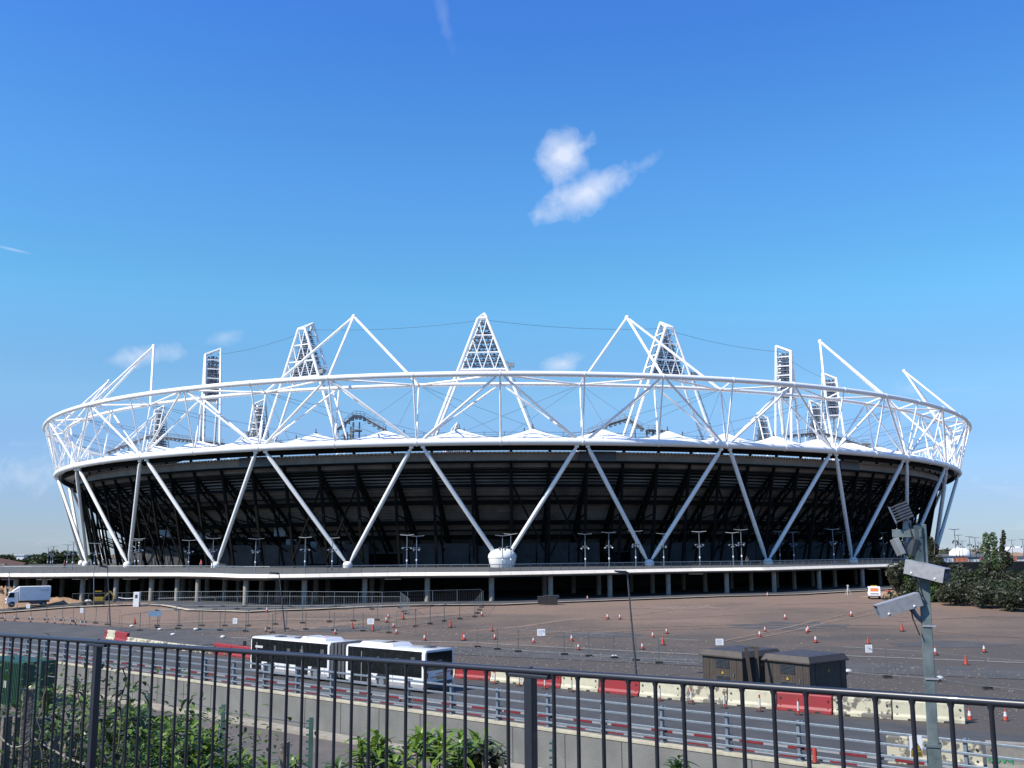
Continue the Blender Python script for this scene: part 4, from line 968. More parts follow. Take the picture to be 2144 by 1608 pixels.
MB().box((1.8, 1.262, .75), (.02, .01, .42)).box((3.0, 1.262, .75), (.02, .01, .42)).box((9.9, 1.262, .75), (.02, .01, .42)).box((14.4, 1.262, .75), (.02, .01, .42)).box((15.2, 1.262, .75), (.02, .01, .42)).box((13.9, 1.262, .9), (.12, .01, .12)).build('panel_seams', 'busgrey', BUS, local=True, smooth=False)['kind'] = 'stuff'
MB().box((-.012, 0, 1.98), (.03, 2.2, 1.14)).build('rear_window', 'glass', BUS, local=True, smooth=False, bevel=.01)
MB().box((-.03, 0, 2.0), (.01, .36, .05)).box((-.03, .75, 1.52), (.01, .55, .04)).box((-.03, -.75, 1.52), (.01, .45, .035)).build('rear_lettering', 'print', BUS, local=True, smooth=False)
MB().box((-.012, 0, .52), (.05, 2.2, .34)).build('rear_bumper', 'dgrey', BUS, local=True, smooth=False, bevel=.02)
MB().box((-.012, -.05, .88), (.03, .55, .13)).build('number_plate', 'yellow', BUS, local=True, smooth=False)
MB().prism([(-.012, .75, .98), (-.012, -.3, 1.07), (-.012, -.3, 1.0), (-.012, .75, .93)], (-.01, 0, 0)).prism([(-.013, .3, 1.18), (-.013, -.9, 1.28), (-.013, -.9, 1.2), (-.013, .3, 1.13)], (-.01, 0, 0)).build('orange_flash', 'hiorange', BUS, local=True, smooth=False)
for y in (1.08, -1.08): MB().box((-.012, y, 1.12), (.06, .2, .34)).build('tail_lamp', 'redl', BUS, local=True, smooth=False, bevel=.03)
MB().box((17.5, 1.29, 2.02), (.9, .01, .16)).build('side_sign', 'sleeve', BUS, local=True, smooth=False)
for x0, x1, w, h in ((4.0, 7.0, 1.5, .22), (3.4, 5.2, 1.8, .22), (10.4, 12.6, 1.7, .22), (12.5, 13.4, 1.6, .24)):
    mb = MB(); z = 2.71; mb.hexa([(x0, -w/2, z), (x1, -w/2, z), (x1, w/2, z), (x0, w/2, z)], [(x0+.25, -w/2+.14, z+h), (x1-.25, -w/2+.14, z+h), (x1-.25, w/2-.14, z+h), (x0+.25, w/2-.14, z+h)])
    mb.build('roof_unit', 'buswhite', BUS, local=True, bevel=.04)
for x, y in ((1.2, -.3), (14.2, .1), (16.4, .2), (13.6, -.5)): MB().box((x, y, 2.75), (.65, .6, .08)).build('roof_hatch', 'dgrey', BUS, local=True, smooth=False, bevel=.01)
MB().tube([(18.62, 1.2, 2.5), (19.0, 1.5, 2.4)], .03, 6).box((19.0, 1.5, 2.2), (.08, .25, .36)).build('mirror', 'railblk', BUS, local=True, smooth=False)
# ---------------------------------------------------------------- lorry, van
g = on_g(103, 1266); hd = V((-.86, -.5, 0))
LO = thing('box_lorry', 'white box lorry parked on the gravel below the left columns', 'lorry', g+V((0, 0, .02)), math.atan2(hd.y, hd.x))
MB().prism([(0, -1.15, .95), (4.4, -1.15, .95), (4.4, -1.15, 3.05), (0, -1.15, 3.05)], (0, 2.3, 0)).build('box_body', 'whited', LO, local=True, smooth=False, bevel=.03)
MB().prism([(4.5, -1.05, .6), (6.1, -1.05, .6), (6.1, -1.05, 1.35), (5.75, -1.05, 2.25), (4.5, -1.05, 2.35)], (0, 2.1, 0)).build('cab', 'white', LO, local=True, smooth=False, bevel=.05)
MB().prism([(4.45, -.95, 2.36), (5.3, -.95, 2.36), (4.45, -.95, 3.0)], (0, 1.9, 0)).build('air_deflector', 'white', LO, local=True, smooth=False, bevel=.03)
MB().hexa([(6.12, -.92, 1.4), (6.12, .92, 1.4), (6.08, .92, 1.4), (6.08, -.92, 1.4)], [(5.81, -.88, 2.18), (5.81, .88, 2.18), (5.77, .88, 2.18), (5.77, -.88, 2.18)]).build('windscreen', 'glass', LO, local=True, smooth=False)
for s in (-1, 1): MB().prism([(5.05, s*1.06, 1.45), (5.9, s*1.06, 1.45), (5.65, s*1.06, 2.15), (5.05, s*1.06, 2.15)], (0, .012*s, 0)).build('side_window', 'glass', LO, local=True, smooth=False)
MB().box((6.12, 0, .95), (.05, 1.7, .22)).build('grille', 'dgrey', LO, local=True, smooth=False)
MB().box((2.2, 0, .75), (4.3, 1.0, .25)).box((1.9, 1.0, .6), (1.6, .1, .45)).box((1.9, -1.0, .6), (1.6, .1, .45)).build('chassis', 'dgrey', LO, local=True, smooth=False)
MB().box((.9, 1.16, 2.5), (1.3, .01, .09)).box((.7, 1.16, 2.34), (.8, .01, .05)).build('side_lettering', 'print', LO, local=True, smooth=False)
for x in (.9, 5.3):
    for s in (-1, 1):
        w_ = MB().tube([(x, s*1.08, .43), (x, s*.78, .43)], .43, 18).build('wheel', 'rubber', LO, local=True); MB().tube([(x, s*1.09, .43), (x, s*1.0, .43)], .2, 12).build('rim', 'grey', w_, local=True)
for s in (-1, 1): MB().box((6.0, s*1.25, 1.9), (.1, .2, .5)).build('mirror', 'railblk', LO, local=True, smooth=False)
g = on_g(1832, 1255); hd = V((.30, 1, 0)).normalized()
VA = thing('small_van', 'small white van with an orange rear band parked at the deck edge', 'van', g+V((0, 0, .05)), math.atan2(hd.y, hd.x))
MB().prism([(0, -.85, .35), (4.0, -.85, .35), (4.0, -.85, .95), (3.2, -.85, 1.1), (2.5, -.85, 1.75), (.15, -.85, 1.82), (0, -.85, 1.0)], (0, 1.7, 0)).build('body', 'white', VA, local=True, smooth=False, bevel=.06)
MB().hexa([(.0, -.6, 1.1), (.0, .6, 1.1), (.04, .6, 1.1), (.04, -.6, 1.1)], [(.10, -.56, 1.6), (.10, .56, 1.6), (.14, .56, 1.6), (.14, -.56, 1.6)]).build('rear_window', 'hiorange', VA, local=True, smooth=False)
MB().box((-.02, 0, .78), (.04, 1.2, .09)).box((-.03, 0, .42), (.1, 1.6, .16)).build('bumper', 'dgrey', VA, local=True, smooth=False)
MB().box((1.2, 0, 1.88), (.3, .9, .12)).build('roof_beacon', 'yellow', VA, local=True, smooth=False)
for x in (.75, 3.2):
    for s in (-1, 1): MB().tube([(x, s*.86, .31), (x, s*.64, .31)], .31, 14).build('wheel', 'rubber', VA, local=True)
for s in (-1, 1): MB().prism([(.6, s*.87, 1.1), (2.8, s*.87, 1.1), (2.4, s*.87, 1.6), (.6, s*.87, 1.65)], (0, .01*s, 0)).build('side_window', 'glass', VA, local=True, smooth=False)
# person bending beside the van
def person(loc, joints, radii, edges, label, parts, name='person'):
    me = bpy.data.meshes.new('body'); me.from_pydata(joints, edges, []); o = bpy.data.objects.new(name, me); col.objects.link(o)
    sk = o.modifiers.new('skin', 'SKIN'); me.materials.append(M['skin'])
    for v, r in zip(me.skin_vertices[0].data, radii): v.radius = (r, r)
    me.skin_vertices[0].data[0].use_root = True; ss = o.modifiers.new('sub', 'SUBSURF'); ss.levels = 2; ss.render_levels = 2
    o.location = loc; tag(o, label, 'person')
    for nm, js, rs, es, m in parts:
        m2 = bpy.data.meshes.new(nm); m2.from_pydata(js, es, []); q = bpy.data.objects.new(nm, m2); col.objects.link(q); q.modifiers.new('skin', 'SKIN'); m2.materials.append(M[m])
        for v, r in zip(m2.skin_vertices[0].data, rs): v.radius = (r, r)
        m2.skin_vertices[0].data[0].use_root = True; s2 = q.modifiers.new('sub', 'SUBSURF'); s2.levels = 2; s2.render_levels = 2; q.parent = o
    return o
def body(bend, stride=.12):
    pel = V((0, 0, .93)); ch_ = pel+V((-.5*bend, 0, .48-.22*bend)); nk = ch_+V((-.12*bend, 0, .12-.04*bend)); hd_ = nk+V((-.14*bend, 0, .18-.10*bend)); ht = hd_+V((-.05*bend, 0, .1))
    J = [pel, pel+V((-.2*bend, 0, .22-.06*bend)), ch_, nk, hd_, ht]; Rr = [.135, .125, .145, .055, .10, .085]; Ed = [(0, 1), (1, 2), (2, 3), (3, 4), (4, 5)]
    for s in (-1, 1):
        n0 = len(J); sh = ch_+V((0, s*.17, .04)); J += [sh, sh+V((-.12*bend-.02, s*.06, -.28)), sh+V((-.3*bend-.1, s*.05, -.5)), sh+V((-.36*bend-.14, s*.04, -.58))]; Rr += [.062, .046, .034, .03]; Ed += [(2, n0), (n0, n0+1), (n0+1, n0+2), (n0+2, n0+3)]
        n0 = len(J); J += [pel+V((0, s*.09, -.05)), V((s*stride*.5-.03, s*.1, .48)), V((s*stride, s*.1, .09)), V((s*stride-.12, s*.1, .04))]; Rr += [.095, .062, .042, .038]; Ed += [(0, n0), (n0, n0+1), (n0+1, n0+2), (n0+2, n0+3)]
    return J, Rr, Ed
def clothed(loc, bend, label, shirt='shirt', rz=0):
    J, Rr, Ed = body(bend); up = [0, 1, 2, 6, 7, 14, 15]; 
    js = [J[0]+V((0, 0, .02)), J[1], J[2], J[6], J[7], J[14], J[15]]; es = [(0, 1), (1, 2), (2, 3), (3, 4), (2, 5), (5, 6)]; rs = [.155, .15, .168, .078, .06, .078, .06]
    jt = [J[0], J[10], J[11], J[12], J[18], J[19], J[20]]; et = [(0, 1), (1, 2), (2, 3), (0, 4), (4, 5), (5, 6)]; rt = [.15, .112, .078, .06, .112, .078, .06]
    hr_ = [J[4]+V((.02, 0, .03)), J[5]+V((.01, 0, .02))]
    o = person(loc, J, Rr, Ed, label, [('shirt', js, rs, es, shirt), ('trousers', jt, rt, et, 'trouser'), ('hair', hr_, [.105, .085], [(0, 1)], 'trouser')]); o.rotation_euler = (0, 0, rz); return o
g = on_g(1847, 1253.5); clothed(g+V((.75, -1.6, .05)), 1.0, 'person in a red top bending down beside the white van', rz=.3)
for k, (px, lab) in enumerate(((135, 'person in a red top on the deck at the far left'), (421, 'person in a red top on the deck by a leg foot'))):
    q = on_z(px, 1192, DZ); clothed(q, .1, lab, rz=1.0*k)
clothed(on_z(1565, 1184.5, DZ), .1, 'person in dark blue standing on the deck among the right hand lamps', 'trouser', 1)
# surveying tripod
g = on_g(1776, 1247); t = thing('survey_tripod', 'survey tripod standing on the gravel left of the van', 'tripod', g+V((0, 0, .05)))
for k in range(3): MB().tube([(math.cos(k*2.1)*.55, math.sin(k*2.1)*.55, 0), (0, 0, 1.4)], [.03, .045], 6).build('leg', 'sleeve', t, local=True)
MB().box((0, 0, 1.5), (.26, .22, .26)).tube([(0, 0, 1.36), (0, 0, 1.42)], .13, 8).build('instrument', 'sleeve', t, local=True, smooth=False)
# dark crates by the column
for k, (px, w, h) in enumerate(((1133, .95, 1.0), (1147, 1.15, 1.15), (1159, 1.1, 1.15))):
    g = on_g(px, 1266.5); t = thing('tool_crate', 'dark grey crate at the column foot, %s of the three' % ('leftmost', 'middle', 'rightmost')[k], 'crate', g+V((0, 0, .06)), 0, 'crates at the column foot')
    MB().box((0, 0, .06+h/2), (w, .9, h)).build('body', 'rubber', t, local=True, smooth=False, bevel=.03); MB().box((0, 0, h+.08), (w+.05, .95, .07)).build('lid', 'dgrey', t, local=True, smooth=False)
# plant among the left columns
g = on_g(286, 1270); t = thing('site_cabinet', 'narrow white cabinet with a dark hatch at the start of the long fence row', 'cabinet', g)
MB().box((0, 0, 1.05), (.85, .7, 2.1)).build('body', 'whited', t, local=True, smooth=False, bevel=.02); MB().box((.0, -.36, 1.5), (.34, .03, .5)).build('hatch', 'dgrey', t, local=True, smooth=False)
g = on_g(206, 1266); t = thing('mini_digger', 'small yellow digger working under the left end of the deck', 'digger', g+V((0, 0, .02)), .3)
for s in (-.5, .5): MB().box((0, s, .25), (1.7, .3, .45)).build('track', 'rubber', t, local=True, smooth=False, bevel=.1)
MB().box((0, 0, .85), (1.4, 1.2, .6)).build('body', 'yellow', t, local=True, smooth=False, bevel=.05); c_ = MB().box((-.1, 0, 1.55), (.8, .9, .8)).build('cab', 'glass', t, local=True, smooth=False, bevel=.04); MB().box((-.1, 0, 2.0), (.95, 1.0, .08)).build('roof', 'yellow', c_, local=True, smooth=False)
MB().beam(V((.6, 0, .9)), V((1.6, 0, 2.0)), .2, .22).beam(V((1.6, 0, 2.0)), V((2.3, 0, .9)), .16, .18).build('boom', 'yellow', t, local=True, smooth=False); MB().prism([(2.1, -.3, .9), (2.6, -.3, .7), (2.4, -.3, .25), (2.1, -.3, .4)], (0, .6, 0)).build('bucket', 'dgrey', t, local=True, smooth=False)
g = on_g(184, 1267); t = thing('site_trolley', 'low flat trolley with white bags beside the yellow digger', 'trolley', g)
MB().box((0, 0, .45), (1.7, .9, .1)).build('bed', 'wood', t, local=True, smooth=False); MB().ball((0, 0, .7), .35, 8, 6, (1.6, 1, .6)).build('bag', 'sleeve', t, local=True)
for s in (-.6, .6): MB().tube([(s, -.5, .2), (s, .5, .2)], .2, 10).build('wheel', 'rubber', t, local=True)
ct = thing('chain_line', 'white plastic chain strung between the left column and the cabinet', 'chain', on_g(248, 1270))
a = at_y(249, 1251, on_g(248, 1270).y); b = at_y(279, 1252.5, a.y); mb = MB()
for k in range(14): q = a.lerp(b, k/13)-V((0, 0, .1*math.sin(math.pi*k/13))); mb.ball(q, .075, 6, 4, (1.3, 1, 1))
mb.build('links', 'refl', ct); mb = MB(); mb.tube([a+V((0, 0, -1.2)), a+V((0, 0, .05))], .04, 6).build('post', 'grey', ct)
def mound(px, py, rx, ry, h, name, label, seed=1):
    g = on_g(px, py); rnd = random.Random(seed); mb = MB(); nr, na = 8, 28; vs = []
    for i in range(nr+1):
        for k in range(na):
            a = 2*math.pi*k/na; r = i/nr; z = h*(math.cos(r*math.pi)+1)/2*(.75+.5*rnd.random() if i else 1)
            vs.append((g.x+math.cos(a)*rx*r*(1+.1*rnd.random()), g.y+math.sin(a)*ry*r, g.z+z-.03*(i == nr)))
    mb.add(vs, [(i*na+k, i*na+(k+1) % na, (i+1)*na+(k+1) % na, (i+1)*na+k) for i in range(nr) for k in range(na)])
    tag(mb.build(name, 'dirt'), label, 'spoil heap')
mound(5, 1266, 9, 4, 2.9, 'spoil_heap', 'high heap of orange soil behind the lorry at the left edge', 1)
mound(122, 1263, 6, 2.5, .9, 'spoil_heap', 'low orange soil heap just right of the lorry', 2)
mound(1880, 1249, 6, 3, .8, 'spoil_heap', 'low orange soil heap between the van and the trees', 3)
0 and mound(160, 1264, 6, 2.5, .7, 'spoil_heap', 'low orange soil heap in front of the second lit column', 5)
0 and mound(380, 1268, 6, 2, .7, 'spoil_heap', 'flat pale soil heap behind the long fence row', 4)
# ---------------------------------------------------------------- kiosks
KD = V((-.62, .785, 0)).normalized(); KR = V((.785, .62, 0)).normalized()
def kiosk(corner, label):
    t = thing('equipment_kiosk', label, 'kiosk', V((corner.x, corner.y, .2)), math.atan2(KR.y, KR.x)); L, Wd, H = 3.9, 3.4, 2.35   # local x = KR, y = KD
    MB().box((L/2, Wd/2, H/2), (L, Wd, H)).build('body', 'brown', t, local=True, smooth=False, bevel=.02)
    rb_ = MB()
    for k in range(17): rb_.box((-.004, .1+(Wd-.2)*k/16, H/2), (.014, .03, H-.1))
    for k in range(21): rb_.box((.1+(L-.2)*k/20, -.004, H/2), (.03, .014, H-.1))
    rb_.build('wall_ribs', 'brown', t, local=True, smooth=False)['kind'] = 'stuff'
    o_ = .14; z = H-.05; mb = MB(); mb.hexa([(-o_, -o_, z), (L+o_, -o_, z), (L+o_, Wd+o_, z), (-o_, Wd+o_, z)], [(-o_+.2, -o_+.2, z+.34), (L+o_-.2, -o_+.2, z+.34), (L+o_-.2, Wd+o_-.2, z+.34), (-o_+.2, Wd+o_-.2, z+.34)]); mb.box((L/2, Wd/2, z-.04), (L+2*o_+.04, Wd+2*o_+.04, .08))
    r_ = mb.build('roof', 'brown', t, local=True, smooth=False)
    c = V((L/2, Wd/2, z+.52)); q = [V((-o_+.22, -o_+.22, z+.345)), V((L+o_-.22, -o_+.22, z+.345)), V((L+o_-.22, Wd+o_-.22, z+.345)), V((-o_+.22, Wd+o_-.22, z+.345))]
    MB().add(q+[c], [(0, 1, 4), (1, 2, 4), (2, 3, 4), (3, 0, 4)]).build('roof_sheet', 'kroof', r_, local=True, smooth=False)
    for zc in (H-.55, .75):
        v_ = MB()
        for k in range(7): v_.box((-.03, Wd*.48, zc-.24+.08*k), (.05, 1.15, .035))
        v_.build('louvre_vent', 'dgrey', t, local=True, smooth=False)
    v_ = MB()
    for k in range(7): v_.box((L*.3, -.03, .35+.08*k), (1.2, .05, .035))
    v_.build('louvre_vent', 'dgrey', t, local=True, smooth=False)
    MB().box((-.02, Wd*.14, H/2), (.012, .02, H-.25)).box((-.02, Wd*.82, H/2), (.012, .02, H-.25)).box((L*.16, -.02, H/2), (.02, .012, H-.25)).box((L*.84, -.02, H/2), (.02, .012, H-.25)).build('door_seams', 'rubber', t, local=True, smooth=False)['kind'] = 'stuff'
    MB().box((-.05, Wd*.20, 1.15), (.06, .04, .22)).build('door_handle', 'grey', t, local=True, smooth=False)
    for p, ax in (((-.035, Wd*.48, 1.25), 0), ((L*.5, -.035, 1.75), 1)):
        mb = MB(); s = .1
        if ax == 0: mb.prism([(p[0], p[1]-s, p[2]-s), (p[0], p[1]+s, p[2]-s), (p[0], p[1], p[2]+s)], (-.012, 0, 0))
        else: mb.prism([(p[0]-s, p[1], p[2]-s), (p[0]+s, p[1], p[2]-s), (p[0], p[1], p[2]+s)], (0, -.012, 0))
        mb.build('warning_triangle', 'yellow', t, local=True, smooth=False)
    return t
kiosk(V((18.3, 64.8, 0)), 'nearer brown equipment kiosk with louvred vents right of the leaning planks')
kiosk(V((14.9, 68.2, 0)), 'farther brown equipment kiosk left of the leaning planks')
for k, (x0, y0, x1, y1) in enumerate(((1562, 1356, 1576, 1442), (1583, 1354, 1588, 1438))):
    a = at_y(x0, y0, 66.2+k*.6); b = at_y(x1, y1, 65.2+k*.6); b.z = .22; tag(MB().beam(a, b, .22, .06).build('timber_plank', 'wood', smooth=False), 'timber plank leaning between the brown kiosks, %s one' % ('left', 'right')[k], 'plank', 'planks between the kiosks')
tag(MB().hexa([at_y(1574, 1436, 69.3), at_y(1594, 1438, 69.3), at_y(1594, 1438, 69.35), at_y(1574, 1436, 69.35)], [at_y(1568, 1354, 70.0), at_y(1588, 1354, 70.0), at_y(1588, 1354, 70.05), at_y(1568, 1354, 70.05)]).build('plywood_sheet', 'wood', smooth=False), 'plywood sheet propped in the gap between the brown kiosks', 'plywood sheet')
hoop = thing('hoop_barrier', 'low steel crowd barrier hoop in front of the farther kiosk', 'barrier', on_z(1500, 1466, .2)); a = on_z(1462, 1463, .2); b = on_z(1538, 1472, .2); u = V((0, 0, 1))
mb = MB(); mb.tube([a, a+u*1.0, a+u*1.1+(b-a)*.03, b+u*1.1-(b-a)*.03, b+u*1.0, b], .02, 6).tube([a+u*.2, b+u*.2], .015, 5)
for k in range(1, 14): q = a.lerp(b, k/14); mb.tube([q+u*.2, q+u*1.1], .008, 4)
mb.build('frame', 'grey', hoop)
# ---------------------------------------------------------------- green container
cpos = on_z(83, 1479, -1.5)
ctn = thing('green_container', 'dark green site container with an orange door below the road at the left', 'container', V((0, 0, 0)))
dq = T; c0 = ac(-76.5, 39.8, -1.5)
c0 = V((cpos.x, cpos.y, -1.5)); hgt = (at_y(83, 1384, cpos.y).z+1.5)
p = [c0, c0-T*6.5, c0-T*6.5+NN*2.4, c0+NN*2.4]; p = [q-NN*1.4 for q in p]
MB().hexa([V((q.x, q.y, -1.48)) for q in p], [V((q.x, q.y, -1.5+hgt)) for q in p]).build('body', 'green', ctn, smooth=False, bevel=.03)
rr = MB()
for k in range(26): q = c0-NN*1.42-T*(.15+.25*k); rr.box((q.x, q.y, -1.5+hgt/2), (.1, .05, hgt-.3), rz=RZ)
rr.build('corrugations', 'green', ctn, smooth=False)['kind'] = 'stuff'
q = c0-NN*1.46-T*3.0; q2 = at_y(16, 1430, q.y)
MB().box((q2.x, q2.y-.1, -.3), (1.0, .06, 2.1), rz=RZ).build('door', 'doororange', ctn, smooth=False); MB().box((q2.x-.1, q2.y-.18, .0), (.35, .03, .5), rz=RZ).build('door_notice', 'sleeve', ctn, smooth=False)
# ---------------------------------------------------------------- cctv mast
D = 21.3; k_ = D/F
mp = at_y(1945, 1400, 21.0)
CC = thing('cctv_mast', 'galvanised square mast carrying cameras and lamps in front of the yard at the right', 'camera mast', V((mp.x, mp.y, -1.5)))
rt_ = V((math.cos(-.38), math.sin(-.38), 0)); fw = V((-rt_.y, rt_.x, 0))    # screen-parallel axis at the mast, away from camera
def LP_(px, py, dd=0): r = ray(px, py); t_ = (mp.dot(fw)+dd)/r.dot(fw); return V((r.x*t_, r.y*t_, EYE+r.z*t_))
RM = -.36
top = LP_(1928, 1098); bot = V((LP_(1957, 1600).x, LP_(1957, 1600).y, -1.5))
mx_, my_ = bot.x, bot.y
MB().box((mx_, my_, (5.62-1.5)/2), (.27, .27, 5.62+1.5), rz=RM).build('base_box', 'mast', CC, smooth=False, bevel=.01)
MB().beam(V((mx_, my_, 5.6)), V((top.x, top.y, top.z)), .205, .205, up=V((math.cos(RM), math.sin(RM), 0))).build('mast', 'mast', CC, smooth=False, bevel=.012)
MB().box((mx_, my_, 5.64), (.31, .31, .05), rz=RM).build('collar', 'mast', CC, smooth=False)
a = LP_(1868, 1117, -.1); b = LP_(1930, 1117, -.1); MB().beam(a, b, .16, .16).build('bracket_arm', 'mast', CC, smooth=False, bevel=.01)
a = LP_(1899, 1110, -.1); b = LP_(1899, 1088, -.1); MB().beam(a, b, .12, .16).build('lamp_stub', 'silver', CC, smooth=False, bevel=.01)
c = LP_(1888, 1072, -.15); mb = MB(); ax = (LP_(1905, 1068, -.15)-LP_(1872, 1078, -.15)).normalized(); upn = V((0, 0, 1)); upn = (upn-ax*upn.dot(ax)).normalized(); dpt = ax.cross(upn)
def obx(mb, c, ax_, up_, l, h, d):
    dd = ax_.cross(up_); vs = [c+ax_*i*l/2+up_*k*h/2+dd*j*d/2 for k in (-1, 1) for i, j in ((-1, -1), (1, -1), (1, 1), (-1, 1))]; mb.add(vs, [(3, 2, 1, 0), (4, 5, 6, 7), (0, 1, 5, 4), (1, 2, 6, 5), (2, 3, 7, 6), (3, 0, 4, 7)])
ul = (LP_(1866, 1060, -.15)-LP_(1880, 1090, -.15)).normalized(); al = (LP_(1906, 1062, -.15)-LP_(1868, 1072, -.15)); al = (al-ul*al.dot(ul)).normalized()
for k in range(6): obx(mb, c+ul*(-.15+.06*k)-al*.02*0, al, ul, .36, .022, .34)
obx(mb, c+al*.05, al, ul, .26, .34, .30); fl = mb.build('finned_floodlight', 'dgrey', CC, smooth=False)
mb = MB(); obx(mb, c-al*.19, al, ul, .03, .36, .36); mb.build('glass_front', 'lamp', fl, smooth=False)
for (x0, y0, x1, y1, m) in ((1872, 1128, 1888, 1162, 'greyp'), (1914, 1127, 1904, 1163, 'dgrey')):
    a = LP_(x0, y0, -.1); b = LP_(x1, y1, -.1); mb = MB(); mb.beam(a, b, .30, .10, up=V((1, 0, .3))); l_ = mb.build('infrared_lamp', m, CC, smooth=False, bevel=.01)
MB().tube([LP_(1893, 1122, -.1), LP_(1893, 1160, -.1)], .02, 6).tube([LP_(1890, 1160, -.1), LP_(1905, 1160, -.1)], .03, 6).build('lamp_yoke', 'dgrey', CC)
a = LP_(1921, 1100, -.16); b = LP_(1926, 1190, -.16); MB().beam(a, b, .16, .05, up=V((0, 1, 0))).build('back_plate', 'mast', CC, smooth=False)
def camera_unit(px0, py0, px1, py1, hpx, tilt_d, arm):
    a = LP_(px0, py0, -.12); b = LP_(px1, py1, -.12+tilt_d); d = (b-a).normalized(); up_ = V((0, 0, 1)); up_ = (up_-d*up_.dot(d)).normalized(); sd_ = d.cross(up_); h = hpx*k_; w = .19; L = (b-a).length
    mb = MB(); q = a+(b-a)*.46; vs = []
    obx(mb, q, d, up_, L*.9, h*.8, w); o = mb.build('camera', 'dgrey', CC, smooth=False, bevel=.01)
    hd_ = MB(); obx(hd_, a+(b-a)*.5+up_*(h*.44), d, up_, L, .02, w+.07)
    for s in (-1, 1): obx(hd_, a+(b-a)*.5+sd_*s*(w/2+.03)-up_*.0, d, up_, L, h*.9, .012)
    hd_.build('hood', 'silver', o, smooth=False)
    MB().tube([a+(b-a)*.9, b-d*.01], .065, 12).build('lens', 'lamp', o)
    s_ = MB()
    for t_ in (.2, .8): s_.ball(a+(b-a)*t_-sd_*(w/2+.04)-up_*h*.3, .022, 8, 6); s_.ball(a+(b-a)*t_+sd_*(w/2+.04)-up_*h*.3, .022, 8, 6)
    s_.build('bolts', 'refl', o)
    m1 = LP_(*arm[0], -.1); m2 = LP_(*arm[1], -.05); br = MB(); br.tube([m1, (m1+m2)/2-V((0, 0, .03)), m2], .045, 8).ball(m1, .07, 8, 6); br.build('camera_bracket', 'grey', CC)
camera_unit(1900, 1186, 1982, 1206, 31, -.35, ((1915, 1202), (1938, 1215)))
obq = MB(); obq.beam(LP_(1896, 1186, -.1), LP_(1912, 1188, -.1), .22, .26); obq.build('camera_base', 'mast', CC, smooth=False, bevel=.02)
camera_unit(1924, 1254, 1836, 1281, 29, -.30, ((1909, 1274), (1930, 1300)))
for k, (x0, y0, x1, y1) in enumerate(((1917, 1206, 1931, 1250), (1905, 1262, 1926, 1330), (1903, 1095, 1925, 1150))):
    a = LP_(x0, y0, -.16); b = LP_(x1, y1, -.2); MB().tube([a, a.lerp(b, .3)+V((-.02, -.03, -.12)), a.lerp(b, .7)+V((.0, -.03, -.1)), b], .014, 6).build('loose_cable', 'rubber', CC)
for y in (1210, 1310, 1420): a = LP_(1940+(y-1200)*.05, y, 0); MB().box((a.x, a.y, a.z), (.25, .25, .035), rz=RM).build('clamp_band', 'silver', CC, smooth=False)
q = LP_(1918, 1565, -.28); t = thing('warning_sign', 'yellow electrical danger sign beside the foot of the camera mast', 'sign', q)
MB().box((0, 0, .02), (.24, .015, .40)).build('plate', 'refl', t, local=True, smooth=False)
MB().box((0, -.011, -.115), (.23, .006, .11)).build('text_panel', 'yellow', t, local=True, smooth=False)
MB().prism([(-.105, -.011, -.05), (.105, -.011, -.05), (0, -.011, .13)], (0, -.004, 0)).build('triangle_border', 'rubber', t, local=True, smooth=False)
MB().prism([(-.083, -.016, -.038), (.083, -.016, -.038), (0, -.016, .105)], (0, -.003, 0)).build('triangle', 'yellow', t, local=True, smooth=False)
MB().prism([(.012, -.020, .07), (-.022, -.020, .02), (-.002, -.020, .022), (-.012, -.020, -.03), (.024, -.020, .03), (.004, -.020, .028)], (0, -.003, 0)).box((0, -.016, -.10), (.17, .004, .018)).box((0, -.016, -.135), (.19, .004, .018)).build('bolt_symbol', 'rubber', t, local=True, smooth=False)
# ---------------------------------------------------------------- foreground railing
A0 = ray(228, 1345)*5.11; A1 = ray(2074, 1470)*2.6; A0.z += EYE; A1.z += EYE
dn = (A1-A0)/42.0
FR = thing('black_railing', 'black steel railing of upright bars along the footpath in the foreground', 'railing', A0)
def fpt(n): return A0+dn*n
def zb_(n): return fpt(n).z-1.12
a, b = fpt(-26), fpt(60); MB().tube([a, b], .0112, 14).build('top_rail', 'railblk', FR)
a2, b2 = fpt(-26)-V((0, 0, 1.05)), fpt(60)-V((0, 0, 1.05)); MB().beam(a2, b2, .040, .012).build('bottom_rail', 'railblk', FR, smooth=False)
POSTS = (-1, 27, 55)
for n_ in range(-25, 60):
    if n_ in POSTS or n_ == -26: continue
    q = fpt(n_); mb = MB(); mb.tube([q-V((0, 0, .006)), q-V((0, 0, .022)), q-V((0, 0, 1.06))], [.0115, .0066, .0066], 10); mb.build('bar', 'railblk', FR)
for n_ in POSTS:
    q = fpt(n_); mb = MB(); rz_ = math.atan2(dn.y, dn.x); mb.box((q.x, q.y, q.z-.61), (.034, .034, 1.18), rz=rz_); mb.box((q.x, q.y, q.z-.016), (.17, .038, .014), rz=rz_); mb.build('post', 'railblk', FR, smooth=False, bevel=.003)
    MB().ball((q.x, q.y-.0, q.z+.011), .011, 8, 4, (1, 1, .5)).build('bolt_head', 'railblk', FR)
